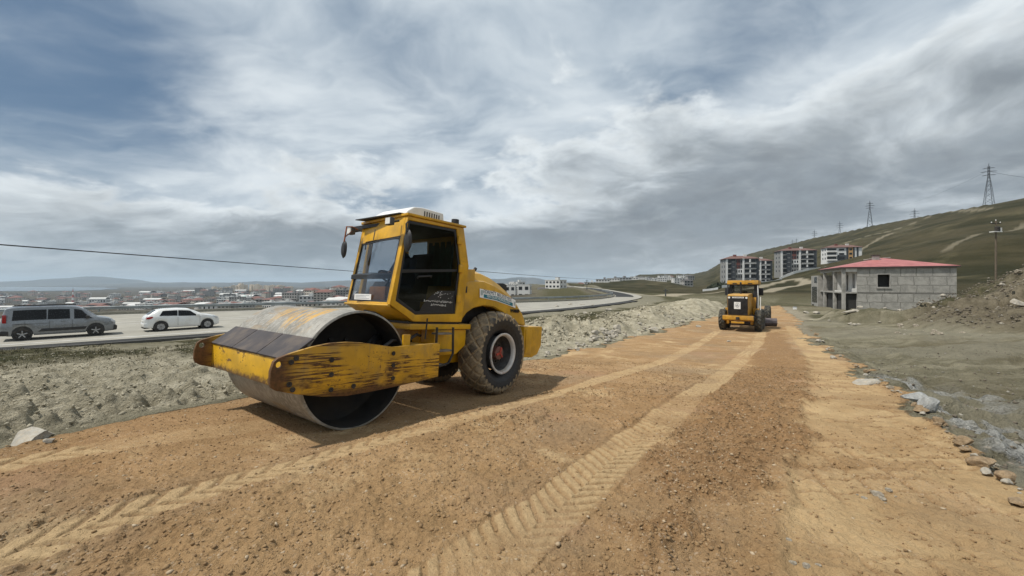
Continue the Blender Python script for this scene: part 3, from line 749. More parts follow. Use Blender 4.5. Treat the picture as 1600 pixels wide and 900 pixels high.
# ------------------------------------------------------------------ the roller's frame of reference
Fv = Vector((-.58842295, -.80397801, .08589403)); Lv = Vector((.80696031, -.59060567, 0)); Uv = Vector((.0507295, .06931307, .99630428))
roller = empty('road_roller', (0, 0, 0), 0, 'large yellow single drum soil compactor with tall glazed cab and worn paint', 'road roller')
roller.matrix_world = Matrix(((Fv.x, Lv.x, Uv.x, -2.86404713), (Fv.y, Lv.y, Uv.y, 5.7380152), (Fv.z, Lv.z, Uv.z, -1.83222821+CAMZ-.015), (0, 0, 0, 1)))
def build_roller(root):
    # --- drum -----------------------------------------------------------
    m, t, setb = new_mat('rolled_drum_steel')
    co = t.n('ShaderNodeTexCoord', out=3)
    n1 = t.noise(co, 2.6, 8, .62); n2 = t.noise(co, 18, 6, .65)
    c = t.mix(t.mapr(n1, .40, .60), (.20, .19, .165), (.31, .295, .26)); c = t.mix(t.math('MULTIPLY', t.mapr(n2, .48, .62), .6), c, (.40, .385, .345))
    c = t.mix(t.math('MULTIPLY', t.mapr(t.noise(t.scalev(co, (3, 14, 3)), 2.0, 8, .7), .52, .62), .5), c, (.12, .105, .085))
    nr = t.noise(t.scalev(co, (2.0, .8, 2.0)), 1.9, 8, .6, .4)
    c = t.mix(t.math('MULTIPLY', t.mapr(nr, .53, .60), .5), c, (.26, .18, .095))
    sp = t.nt.nodes.new('ShaderNodeSeparateXYZ'); t.nt.links.new(co, sp.inputs[0])
    yp = t.noise(t.scalev(co, (.55, 3.4, .55)), 2.4, 8, .66, .5)
    top = t.mapr(sp.outputs[2], 1.15, 1.42); mid = t.mapr(t.math('ABSOLUTE', t.math('SUBTRACT', sp.outputs[1], .25)), .85, .4)
    c = t.mix(t.math('MULTIPLY', t.math('MULTIPLY', t.mapr(yp, .52, .56), top), t.math('MULTIPLY', mid, .9)), c, (.55, .31, .05))
    setb('Base Color', c); setb('Roughness', .55); setb('Metallic', .25); setb('Normal', t.bump(t.math('ADD', n2, n1), .35, .008))
    W = 1.065
    mb = MB().lathe([(.728, W), (.75, W-.012), (.75, -W+.012), (.728, -W), (.722, -W), (.722, -.62), (.722, .62), (.722, W)], (0, 0, .75), 'y', 128, True)
    drum = mb.build('drum', m, root, smooth=True, angle=30)
    mb = MB().lathe([(.7215, W-.004), (.7215, .60), (.20, .50), (.20, .80), (.02, .80)], (0, 0, .75), 'y', 96)
    mb.lathe([(.7215, -W+.004), (.7215, -.60), (.20, -.50), (.20, -.80), (.02, -.80)], (0, 0, .75), 'y', 96)
    mb.build('drum_hub', m_inner, drum, smooth=True, angle=30)
    for k in range(10):
        a = 2*PI*k/10
        MB().lathe([(.001, 0), (.028, 0), (.028, .03), (.001, .03)], (.36*math.cos(a), .545, .75+.36*math.sin(a)), 'y', 8).build('bolt', m_darkmetal, drum)
    # --- front frame ----------------------------------------------------
    prof = [(1.12, .72), (1.125, .84), (1.10, .94), (1.06, .975), (.93, 1.02), (.70, 1.08), (.49, 1.115), (.27, 1.12), (.06, 1.105), (-.20, 1.065), (-.40, 1.035), (-.80, 1.045), (-1.25, 1.06), (-1.25, .56), (-.85, .525), (-.45, .50), (-.10, .482), (.24, .475), (.53, .505), (.85, .575), (1.05, .635), (1.10, .67)]
    eye = [(1.045+.035*math.cos(a), .905+.035*math.sin(a)) for a in np.linspace(0, 2*PI, 15)[:-1]]
    for sgn in (1, -1):
        y0, y1 = (1.175, 1.225) if sgn > 0 else (-1.125, -1.08)
        pl = MB().prism(prof, y0, y1, 'y', [eye]).build('side_plate', m_yel_worn, root, bevel=.006)
        for (u, w) in [(.93, .925), (.88, .965), (.47, .92), (.46, .75), (-.40, .95), (-.41, .79), (-.42, .62), (.16, .585), (.45, .575), (.89, .63), (.93, .69)]:
            MB().lathe([(.001, 0), (.026, 0), (.030, .012*sgn), (.012, .012*sgn), (.001, .004*sgn)], (u, 1.2255 if sgn > 0 else -1.1255, w), 'y', 10).build('bolt', m_darkmetal, pl)
    stub = MB().bx(-.72, -.60, 1.135, 1.173, .90, 1.19).build('frame_lug', m_yel, root, bevel=.008)
    bar = MB().prism([(.80, .60), (.915, .60), (.925, .93), (.80, .93)], -1.078, 1.173).build('front_bar', m_yel_front, root, bevel=.012)
    for k in range(3):
        a = -1.07+k*.74
        MB().prism([(.935, .925), (.945, .945), (.66, 1.170), (.640, 1.155)], a+.008, a+.732).build('scraper_plate', m_tin, root, bevel=.004)
    MB().bx(-1.25, -.95, -1.078, 1.173, .58, 1.02).build('rear_crossbeam', m_yel, root, bevel=.02)
    mb = MB()
    mb.tube([(-.95, .35, 1.02), (-.72, .55, 1.10), (-.45, .75, 1.11), (-.25, .95, 1.04), (-.15, 1.1, .95)], .028, 8)
    mb.tube([(-.95, .25, 1.02), (-.70, .50, 1.14), (-.42, .78, 1.15), (-.10, 1.0, 1.02)], .022, 8)
    mb.tube([(-1.0, .8, 1.03), (-.7, .95, 1.09), (-.5, 1.05, 1.10), (-.3, 1.12, 1.02)], .024, 8)
    mb.tube([(-.9, .9, 1.08), (-1.15, .8, 1.16), (-1.4, .6, 1.12)], .024, 8)
    mb.build('hydraulic_hose', m_blk, root, smooth=True)
    # --- rear frame -----------------------------------------------------
    MB().bx(-1.62, -1.252, -.30, .30, .55, 1.02).build('articulation_joint', m_darkmetal, root, bevel=.03)
    MB().prism([(-1.50, 1.30), (-1.50, .72), (-1.75, .60), (-3.95, .60), (-3.95, 1.28)], -.46, .46).build('rear_frame', m_yel, root, bevel=.02)
    MB().bx(-2.35, -.98, -.80, .84, 1.235, 1.325).build('cab_platform', m_yel, root, bevel=.01)
    MB().prism([(-1.52, .80), (-1.52, 1.23), (-2.28, 1.23), (-2.28, .95), (-2.05, .80)], .47, .80).build('tank_box', m_yel, root, bevel=.02)
    MB().bx(-2.05, -.95, -.78, .82, 1.327, 1.358).build('cab_mount', m_blk, root)
    # --- cab ------------------------------------------------------------
    outer = [(-.565, 1.60), (-.785, 2.945), (-2.00, 3.00), (-2.185, 2.35), (-2.10, 1.42), (-2.08, 1.36), (-1.02, 1.36)]
    door_hole = [(-.665, 1.66), (-.80, 2.885), (-1.83, 2.945), (-1.985, 2.33), (-1.925, 1.50), (-1.05, 1.465)]
    MB().prism(outer, .80, .86, 'y', [door_hole]).build('cab_side', m_yel, root, bevel=.010)
    fo = [(-1.12, 1.60), (-1.25, 2.945), (-2.00, 3.00), (-2.185, 2.35), (-2.10, 1.42), (-2.08, 1.36), (-1.30, 1.36)]
    fh = [(-1.21, 1.68), (-1.33, 2.86), (-1.90, 2.90), (-2.05, 2.35), (-1.98, 1.68)]
    MB().prism(fo, -.80, -.74, 'y', [fh]).build('cab_side', m_yel, root, bevel=.008)
    MB().prism([(p[0], p[1]) for p in fh], -.775, -.768, 'y').build('side_window', m_glass_cl, root)
    # corner panel running from the far front post to the far side wall
    def panel(name, a, b, z0, z1, th, m, hole=None, lean=0.0, par=root, bev=.006):
        """upright panel between plan points a and b; lean shifts the top towards -u"""
        a, b = Vector(a), Vector(b); L = (b-a).length; d = (b-a)/L; nn = Vector((-d.y, d.x))
        mb = MB()
        loc = [(0, z0), (L, z0), (L, z1), (0, z1)]
        mb.prism(loc, 0, th, 'y', [hole(L)] if hole else [])
        h = z1-z0
        vs = []
        for (x, y, z) in mb.v:
            p = a + d*x + nn*y
            vs.append((p.x-lean*(z-z0)/h, p.y, z))
        mb.v = vs
        return mb.build(name, m, par, bevel=bev)
    ins = lambda z0, z1, e, zb: (lambda L: [(e, z0+zb), (L-e, z0+zb), (L-e, z1-e*.8), (e, z1-e*.8)])
    fa, fb = (-.565, .80), (-.70, -.46)
    # windscreen frame and glass (leaning back)
    panel('windscreen_frame', fa, fb, 1.60, 2.945, -.05, m_yel, lambda L: [(.025, 1.632), (L-.045, 1.632), (L-.045, 2.60), (L*.5, 2.635), (.025, 2.64)], lean=.22)
    seal = panel('windscreen_seal', (fa[0]-.012, fa[1]-.01), (fb[0]-.012, fb[1]+.01), 1.615, 2.66, -.02, m_blk, lambda L: [(.055, 1.66), (L-.05, 1.66), (L-.05, 2.575), (L*.5, 2.605), (.055, 2.605)], lean=.171, bev=0)
    panel('windscreen', (fa[0]-.02, fa[1]-.02), (fb[0]-.02, fb[1]+.02), 1.625, 2.64, -.008, m_glass, None, lean=.166, bev=0)
    panel('corner_panel', fb, (-1.12, -.80), 1.60, 2.945, -.05, m_yel, lambda L: [(.08, 1.72), (L-.06, 1.72), (L-.06, 2.80), (.08, 2.80)], lean=.20)
    panel('corner_window', (fb[0]-.02, fb[1]), (-1.13, -.78), 1.70, 2.82, -.008, m_glass_cl, None, lean=.168, bev=0)
    # nose skirt under the windscreen
    mb = MB()
    top = [(-.565, .858), (-.70, -.46), (-1.12, -.80)]; bot = [(-1.02, .858), (-1.05, -.40), (-1.30, -.80)]
    mb.grid([[(p[0], p[1], 1.60) for p in top], [(p[0]-.02, p[1], 1.565) for p in top], [(p[0], p[1], 1.36) for p in bot], [(-2.05, p[1], 1.362) for p in bot]])
    mb.build('nose_skirt', m_yel, root)
    MB().tube([(-.545, .865, 1.585), (-.685, -.47, 1.585), (-1.11, -.81, 1.585)], .022, 6).build('nose_trim', m_yel, root)
    panel('cab_rear_wall', (-2.14, -.80), (-2.14, .80), 1.36, 2.96, -.05, m_yel, lambda L: [(.16, 2.05), (.74, 2.05), (.74, 2.82), (.16, 2.82)], lean=-.10)
    panel('rear_window', (-2.10, -.66), (-2.10, -.05), 2.02, 2.84, -.008, m_glass_cl, None, lean=-.05, bev=0)
    # inside: the pillar of the back window seen through the screen, headliner, side trim
    MB().bx(-2.04, -.86, -.735, .795, 2.87, 2.925).build('headliner', m_blk, root)
    MB().bx(-2.03, -1.30, -.735, .79, 1.36, 1.40).build('cab_floor', m_blk, root)
    # roof
    mb = MB().prism([(-.755, .885), (-.90, -.53), (-1.25, -.83), (-2.04, -.83), (-2.04, .885)], 2.948, 2.990, 'z')
    mb.v = [(u, v, w-(u+.755)*.045) for u, v, w in mb.v]; mb.build('roof', m_yel, root, bevel=.012)
    MB().prism([(-.742, 2.99), (-.742, 3.005), (-1.0, 3.03), (-1.0, 3.015)], -.46, .70).build('sun_visor', m_blk, root)
    ac = MB().prism([(-1.05, 3.03), (-1.08, 3.14), (-1.22, 3.235), (-1.40, 3.265), (-1.88, 3.275), (-1.92, 3.06)], -.40, .46).build('air_conditioner', m_white, root, bevel=.03, seg=3)
    mb = MB()
    for k in range(7): mb.bx(-1.78+k*.055, -1.76+k*.055, .458, .468, 3.10, 3.21)
    mb.build('grille', m_dkgrey, ac)
    MB().lathe([(.001, 0), (.075, 0), (.075, .03), (.068, .035), (.066, .115), (.001, .12)], (-1.94, .70, 3.035), 'z', 20).build('beacon', m_blk, root, smooth=True)
    # door
    d = MB().prism([(-.672, 1.665), (-.806, 2.88), (-1.826, 2.94), (-1.98, 2.33), (-1.92, 1.505), (-1.052, 1.47)], .822, .846, 'y',
        [[(-.712, 1.70), (-.835, 2.835), (-1.79, 2.895), (-1.935, 2.33), (-1.925, 2.265), (-.78, 2.165), (-.78, 2.10), (-1.93, 2.20), (-1.875, 1.545), (-1.07, 1.512)]] if False else
        [[(-.712, 1.70), (-.752, 2.08), (-1.925, 2.225), (-1.878, 1.55), (-1.065, 1.515)], [(-.758, 2.13), (-.838, 2.84), (-1.785, 2.893), (-1.932, 2.33), (-1.927, 2.265)]]).build('door', m_blk, root, bevel=.004)
    MB().prism([(-.705, 1.69), (-.832, 2.85), (-1.80, 2.905), (-1.945, 2.33), (-1.885, 1.535), (-1.06, 1.50)], .831, .837).build('door_window', m_glass_dk, d)
    # black film on the lower corner of the glass, with white writing
    MB().prism([(-1.14, 1.525), (-1.20, 1.63), (-1.36, 1.78), (-1.55, 1.87), (-1.89, 1.89), (-1.875, 1.545)], .838, .842).build('film', m_blk, d)
    rr = random.Random(5); mb = MB()
    def glyphs(u0, u1, w, h, n):
        x = u0
        while x > u1:
            wd = rr.uniform(.012, .04); k = rr.random()
            if k < .45: mb.box((x-wd/2, .8445, w+rr.uniform(-.008, .008)), (wd, .002, h*.30), Matrix.Rotation(rr.uniform(-.35, .35), 3, 'Y'))
            elif k < .8: mb.box((x-wd/2, .8445, w+h*.1), (.009, .002, h*rr.uniform(.6, 1)), Matrix.Rotation(rr.uniform(-.5, .5), 3, 'Y')); mb.box((x-wd/2, .8445, w-h*.25), (wd, .002, h*.22))
            else: mb.box((x-wd/2, .8445, w+h*.55), (.010, .002, .010)); mb.box((x-wd/2, .8445, w), (wd*.8, .002, h*.25))
            x -= wd+rr.uniform(.002, .009)
    glyphs(-1.21, -1.83, 1.69, .035, 0); glyphs(-1.36, -1.70, 1.632, .038, 0)
    for k in range(26): mb.box((rr.uniform(-1.83, -1.40), .8445, rr.uniform(1.75, 1.86)), (rr.uniform(.006, .02), .002, rr.uniform(.006, .014)))
    mb.build('lettering', m_white, d)
    MB().tube([(-1.03, .87, 2.02), (-1.03, .89, 2.05), (-1.30, .89, 2.085), (-1.30, .87, 2.06)], .014, 6).build('handle', m_blk, d)
    for (u, w) in ((-1.885, 2.76), (-1.955, 2.28), (-1.945, 1.76)):
        MB().bx(u-.06, u+.03, .861, .89, w-.07, w+.07).build('hinge', m_yel, root, bevel=.008)
    MB().lathe([(.001, 0), (.06, 0), (.06, .004)], (-2.275, .752, 1.94), 'y', 16).build('filler_hole', m_blk, root)
    # lights and mirrors
    for (u, v, w) in ((-.60, .70, 2.83), (-.74, -.52, 2.80)):
        lt = MB().bx(u-.02, u+.055, v-.065, v+.065, w-.055, w+.06).build('work_light', m_dkgrey, root, bevel=.012)
        MB().bx(u+.0555, u+.062, v-.052, v+.052, w-.043, w+.047).build('lens', m_lens, lt)
        MB().tube([(u-.02, v, w), (u-.13, v+.02, w+.04)], .018, 6).build('bracket', m_blk, lt)
    ma = MB().tube([(-.80, -.46, 2.84), (-.70, -.47, 2.87), (-.62, -.50, 2.86), (-.60, -.51, 2.60)], .014, 6).tube([(-.70, -.46, 2.80), (-.605, -.505, 2.68)], .010, 6).build('mirror_arm', worn_paint('rusty_orange_arm', (.30, .09, .03), amt=.5), root)
    mm = MB().lathe([(.001, .02), (.06, .015), (.085, -.01), (.075, -.03), (.001, -.035)], (0, 0, 0), 'x', 20)
    mm.v = [(-.60+x, -.515+y*.75, 2.48+z*1.8) for x, y, z in mm.v]
    mm.build('mirror', m_blk, ma, smooth=True)
    ma = MB().tube([(-.80, .84, 2.86), (-.70, .93, 2.80), (-.70, .95, 2.66)], .013, 6).build('mirror_arm', m_blk, root)
    mm = MB().lathe([(.001, .02), (.06, .015), (.085, -.01), (.075, -.03), (.001, -.035)], (0, 0, 0), 'x', 20)
    mm.v = [(-.72+x, .95+y*1.0, 2.55+z*2.0) for x, y, z in mm.v]
    mm.build('mirror', m_blk, ma, smooth=True)
    mb = MB().tube([(-.79, .05, 2.80), (-.735, .10, 2.62)], .008, 5).tube([(-.775, .13, 2.62), (-.69, -.03, 2.58), (-.69, -.03, 2.46)], .009, 5)
    mb.build('wiper', m_blk, root)
    # cab interior
    st = MB().bx(-1.78, -1.28, -.24, .28, 1.68, 1.82).build('seat', m_blk, root, bevel=.04)
    MB().prism([(-1.66, 1.82), (-1.80, 2.55), (-1.92, 2.55), (-1.80, 1.80)], -.22, .26).build('backrest', m_blk, st, bevel=.04)
    MB().bx(-1.70, -1.35, -.15, .2, 1.40, 1.68).build('seat_pedestal', m_dkgrey, st)
    dash = MB().prism([(-.80, 1.40), (-.78, 1.72), (-.98, 1.98), (-1.06, 1.94), (-.98, 1.40)], -.12, .22).build('dashboard', m_dkgrey, root, bevel=.02)
    MB().prism([(-.74, 1.99), (-.74, 2.06), (-.80, 2.09), (-.80, 2.02)], -.45, .70).build('window_bar', m_blk, root)
    bxo = MB().bx(-.93, -.70, .14, .54, 1.66, 1.87).build('orange_box', m_orangebox, root, bevel=.015)
    MB().bx(-.635, -.63, -.14, .30, 1.655, 1.745).build('paper_notice', m_white, root)
    m_scribble = mat('pencil_grey', (.30, .32, .36), .7)
    mb = MB()
    for k in range(3): mb.bx(-.629, -.628, -.10, .26-.08*(k % 2), 1.675+k*.022, 1.681+k*.022)
    mb.build('print_lines', m_scribble, bxo)
    wh = MB()
    pts = [(0, .19*math.cos(a), .19*math.sin(a)) for a in np.linspace(0, 2*PI, 25)]
    wh.tube(pts, .016, 6, False); wh.tube([(0, -.19, 0), (0, .19, 0)], .012, 6); wh.tube([(0, 0, 0), (.30, 0, -.12)], .022, 8)
    rot = Matrix.Rotation(R(58), 3, 'Y')
    wh.v = [tuple(rot @ Vector(p) + Vector((-1.14, .03, 2.05))) for p in wh.v]
    wh.build('steering_wheel', m_blk, root, smooth=True)
    # green curtain behind the seat
    mb = MB(); mb.grid([[(-1.975+.018*math.sin(j*1.9)-.02*i, .0+j*.048, 1.98+i*.8) for j in range(15)] for i in range(2)])
    mb.build('curtain', mat('dark_green_curtain', (.035, .09, .065), .9), root, smooth=True)
    # --- engine hood ----------------------------------------------------
    secs = [(-2.20, 1.42, 2.235, .745), (-2.34, 1.53, 2.275, .755), (-2.50, 1.615, 2.315, .765), (-2.75, 1.665, 2.325, .775), (-3.05, 1.65, 2.27, .78), (-3.35, 1.56, 2.165, .78), (-3.65, 1.42, 2.03, .775), (-3.90, 1.33, 1.89, .765), (-4.08, 1.30, 1.765, .755), (-4.20, 1.295, 1.63, .735), (-4.27, 1.295, 1.50, .71), (-4.285, 1.30, 1.38, .68)]
    rows = []
    for (u, wb, wt, hw) in secs:
        sh = wt-.10-(.14 if u < -2.4 else .12)          # height of the shoulder
        sh = max(sh, wb+.02); cr = wt+.06
        half = [(hw-.03, wb), (hw, wb+.02), (hw, sh), (hw-.012, sh+.035), (hw-.06, sh+.06), (hw-.14, wt-.05), (hw-.30, wt+.015), (.22, cr), (0, cr+.005)]
        full = half + [(-a, b) for a, b in reversed(half[:-1])]
        rows.append([(u, a, b) for a, b in full])
    mb = MB(); mb.grid(rows); n = len(rows[0])
    mb.f.append(tuple(range(n))); mb.mi.append(0); o = (len(rows)-1)*n; mb.f.append(tuple(reversed(range(o, o+n)))); mb.mi.append(0)
    hood = mb.build('hood', m_yel, root, smooth=True, angle=28)
    mb = MB().prism([(-2.115, 1.43), (-2.17, 2.30), (-2.50, 2.335), (-2.515, 1.66), (-2.36, 1.56), (-2.25, 1.43)], -.70, .74).build('hood_bulkhead', m_yel, root, bevel=.02)
    # inner wheel arch and engine bay so no daylight shows beneath the hood
    MB().prism([(-2.30, 1.28), (-2.45, 1.60), (-2.75, 1.69), (-3.05, 1.69), (-3.6, 1.47), (-3.92, 1.30), (-3.92, .9), (-2.30, .9)], -.455, .465).build('engine_bay', m_darkmetal, root)
    MB().tube([(-2.60, .33, 2.36), (-2.60, .33, 2.45)], .02, 8).box((-2.60, .36, 2.47), (.03, .05, .06)).build('antenna_stub', m_blk, root)
    MB().tube([(-2.95, .30, 2.30), (-2.95, .30, 2.36), (-3.0, .30, 2.42)], .035, 10).build('exhaust', m_blk, root, smooth=True)
    MB().prism([(-3.62, 2.05), (-3.60, 2.17), (-3.80, 2.19), (-3.92, 2.16), (-3.93, 1.98)], .18, .42).build('rear_light_box', m_blk, root, bevel=.02)
    # banner on the hood flank
    bn = MB().prism([(-2.60, 1.985), (-3.10, 1.955), (-3.50, 1.885), (-3.755, 1.83), (-3.765, 1.665), (-3.50, 1.715), (-3.10, 1.78), (-2.615, 1.822)], .7835, .7875).build('banner', mat('banner_white', (.86, .88, .87), .45, var=.03), root)
    m_teal = mat('banner_teal', (.008, .17, .23), .5, var=.1); m_navy = mat('banner_navy', (.012, .035, .085), .5, var=.1)
    MB().prism([(-2.72, 1.888), (-3.10, 1.868), (-3.50, 1.800), (-3.66, 1.764), (-3.665, 1.696), (-3.50, 1.727), (-3.10, 1.795), (-2.725, 1.823)], .788, .7895).build('band', m_teal, bn)
    def bend(o):                                   # follow the banner's slope down the flank
        for v in o.data.vertices:
            u = v.co.x
            v.co.z += np.interp(-u, [2.6, 3.10, 3.50, 3.765], [1.905, 1.868, 1.80, 1.748]) - 1.83
    Mx = lambda u, w, y: Matrix(((-1, 0, 0, u), (0, 0, 1, y), (0, 1, 0, w), (0, 0, 0, 1)))
    o = text_mesh('lettering', 'EDREMİT BELEDİYESİ', .096, m_navy, bn, Mx(-3.16, 1.872, .7885), sx=.98); bend(o)
    o = text_mesh('lettering', 'FEN İŞLERİ MÜDÜRLÜĞÜ', .060, mat('banner_white', (.7, .72, .7)), bn, Mx(-3.19, 1.795, .7905), sx=1.08); bend(o)
    MB().prism([(-2.63, 1.95), (-2.66, 1.965), (-2.70, 1.95), (-2.70, 1.88), (-2.665, 1.855), (-2.63, 1.88)], .788, .789).build('emblem', mat('emblem_grey', (.45, .52, .52), .5), bn)
    MB().prism([(-3.70, 1.80), (-3.73, 1.79), (-3.745, 1.76), (-3.74, 1.71), (-3.70, 1.72)], .788, .789).build('emblem', mat('emblem_grey', (.45, .52, .52), .5), bn)
    text_mesh('lettering', 'VM106D', .10, m_blk, hood, Mx(-3.76, 1.60, .776), sx=.9, extrude=.010)
    # counterweight
    cw = MB().prism([(-3.97, 1.285), (-3.97, .64), (-4.30, .62), (-4.52, .68), (-4.66, .86), (-4.68, 1.285)], -.90, .90).build('counterweight', m_yel, root, bevel=.02)
    MB().prism([(-4.02, 1.23), (-4.02, .72), (-4.24, .70), (-4.24, 1.23)], .902, .915).build('side_panel', m_yel, cw, bevel=.004)
    # steps
    m_step = mat('galvanised_step', (.22, .215, .20), .5, .6, var=.3)
    st = MB().tube([(-1.40, .98, 1.28), (-1.41, .98, .72), (-1.50, .98, .66)], .020, 8).tube([(-1.76, .98, 1.28), (-1.79, .98, .85), (-1.70, .98, .70), (-1.50, .98, .66)], .020, 8)
    st.build('ladder_rail', m_darkmetal, root, smooth=True)
    for w in (1.175, .90, .675):
        MB().bx(-1.77 if w > .8 else -1.66, -1.42, .84, .98, w-.015, w+.015).build('step', m_step, root, bevel=.005)
    MB().tube([(-1.15, 1.0, 1.10), (-1.15, 1.02, 1.42)], .012, 6).build('handrail', m_darkmetal, root)
    # --- wheels ---------------------------------------------------------
    m, t, setb = new_mat('dusty_tyre_rubber')
    co = t.n('ShaderNodeTexCoord', out=3); n1 = t.noise(co, 3.2, 7, .62); n2 = t.noise(co, 24, 5, .65)
    at = t.nt.nodes.new('ShaderNodeAttribute'); at.attribute_name = 'mud'
    sp = t.nt.nodes.new('ShaderNodeSeparateColor'); t.nt.links.new(at.outputs['Color'], sp.inputs[0])
    f = t.math('ADD', sp.outputs[0], t.math('MULTIPLY', t.math('SUBTRACT', n1, .5), 1.1))
    f = t.mapr(f, .25, .75)
    c = t.mix(f, t.mix(t.mapr(n2, .3, .7), (.014, .014, .015), (.032, .031, .030)), t.mix(t.mapr(n2, .3, .7), (.24, .178, .105), (.36, .28, .175)))
    setb('Base Color', c); setb('Roughness', t.mapr(f, 0, 1, .62, .95)); setb('Normal', t.bump(n2, .4, .006))
    m_tyre = m
    WX, WZ, RT = -3.095, .785, .79
    def wheel(sgn):
        prof = [(.37, .10), (.40, .135), (.46, .185), (.54, .222), (.62, .235), (.69, .226), (.725, .205), (.748, .175), (.765, .12), (.773, .06), (.775, 0)]
        prof = prof + [(r, -h) for r, h in reversed(prof[:-1])]
        # resample
        P = np.array(prof); s = np.concatenate([[0], np.cumsum(np.hypot(*np.diff(P, axis=0).T))])
        ss = np.linspace(0, s[-1], 84); rr_ = np.interp(ss, s, P[:, 0]); hh = np.interp(ss, s, P[:, 1])
        NS = 380; ang = np.linspace(0, 2*PI, NS, endpoint=False)
        A, Hh = np.meshgrid(ang, hh, indexing='ij'); Rr = np.repeat(rr_[None], NS, 0)
        S_ = np.repeat(ss[None], NS, 0)-s[-1]/2
        inz = sst(.330, .300, np.abs(S_))
        pa = A*9/PI*1.0; pb = S_/.245
        g1 = np.abs(((pa+pb)/1.0) % 1-.5); g2 = np.abs(((pa-pb)/1.0) % 1-.5)
        g = np.minimum(g1, g2)
        blk = sst(.05, .10, g)
        Rr = Rr + inz*(blk*.028-.012)
        mud = np.clip(.95*inz*(1-blk)+.42*inz, 0, 1) + .10 - .35*sst(.335, .42, np.abs(S_))
        mb = MB()
        rows = [[(WX+Rr[i, j]*math.cos(A[i, j]), sgn*.785+Hh[i, j]*1.12, WZ+Rr[i, j]*math.sin(A[i, j])) for j in range(len(ss))] for i in range(NS)]
        rows.append(rows[0][:])
        mb.grid(rows)
        w = MB().lathe([(.001, sgn*.02), (.10, sgn*.02), (.10, sgn*.06), (.20, sgn*.06), (.20, 0), (.30, -.01*sgn), (.31, .0), (.001, -.05)], (WX, sgn*.80, WZ), 'y', 32).build('wheel', mat('dark_wheel_centre', (.03, .028, .026), .6, dirt=(.12, .09, .06)), root, smooth=True)
        ty = mb.build('tyre', m_tyre, w, smooth=True, angle=60, fixn=True)
        ca = ty.data.color_attributes.new('mud', 'FLOAT_COLOR', 'POINT')
        arr = np.ones((len(ty.data.vertices), 4), np.float32); arr[:, 0] = np.concatenate([mud.ravel(), mud[0]])[:len(arr)]
        ca.data.foreach_set('color', arr.ravel())
        rim = MB().lathe([(.385, sgn*.235), (.388, sgn*.262), (.370, sgn*.268), (.345, sgn*.258), (.332, sgn*.235), (.328, sgn*.19)], (WX, sgn*.785, WZ), 'y', 64).build('rim', worn_paint('white_rim_paint', (.62, .60, .57), rust=(.20, .10, .06), amt=.6, streak=(1, 1, 1), sc=5, lo=.55, hi=.64), w, smooth=True, angle=40)
        MB().lathe([(.328, sgn*.19), (.322, sgn*.05), (.31, -sgn*.03)], (WX, sgn*.785, WZ), 'y', 48).build('rim_well', mat('dusty_rim_well', (.085, .08, .075), .8, var=.4, scale=9), w, smooth=True)
        hub = MB().lathe([(.001, sgn*.17), (.10, sgn*.17), (.125, sgn*.155), (.135, sgn*.06), (.135, 0)], (WX, sgn*.785, WZ), 'y', 28)
        hub.build('hub', mat('red_grey_hub', (.20, .075, .055), .6, dirt=(.14, .10, .08), dirt_amt=.6, dirt_scale=9), w, smooth=True)
        mb = MB()
        for k in range(3):
            a = PI/2+.3+2*PI*k/3
            mb.box((WX+.055*math.cos(a), sgn*.96, WZ+.055*math.sin(a)), (.11, .016, .036), Matrix.Rotation(-a, 3, 'Y'))
        mb.build('hub_emblem', mat('hub_red', (.42, .045, .030), .5), w)
        for k in range(12):
            a = 2*PI*k/12; MB().lathe([(.001, sgn*.035), (.016, sgn*.035), (.016, 0)], (WX+.165*math.cos(a), sgn*.85, WZ+.165*math.sin(a)), 'y', 6).build('bolt', m_darkmetal, w)
    wheel(1); wheel(-1)
    MB().lathe([(.12, -.6), (.12, .6)], (WX, 0, WZ), 'y', 16).build('axle', m_darkmetal, root)
build_roller(roller)

# ------------------------------------------------------------------ driver
def skin_person(name, joints, bones, radii, m, parent=None, M=None):
    me = bpy.data.meshes.new(name); me.from_pydata(joints, bones, [])
    o = bpy.data.objects.new(name, me); COL.objects.link(o)
    sk = o.modifiers.new('skin', 'SKIN'); sk.use_smooth_shade = True
    sub = o.modifiers.new('sub', 'SUBSURF'); sub.levels = 2; sub.render_levels = 2
    if not me.skin_vertices: bm = bmesh.new(); bm.from_mesh(me); bm.verts.layers.skin.verify(); bm.to_mesh(me); bm.free()
    for i, r in enumerate(radii): me.skin_vertices[0].data[i].radius = r if isinstance(r, tuple) else (r, r)
    me.skin_vertices[0].data[0].use_root = True
    dg = bpy.context.evaluated_depsgraph_get()
    nm = bpy.data.meshes.new_from_object(o.evaluated_get(dg))
    o.modifiers.clear(); o.data = nm; bpy.data.meshes.remove(me)
    nm.materials.clear(); nm.materials.append(m)
    if M is not None: nm.transform(M)
    if parent: o.parent = parent
    return o
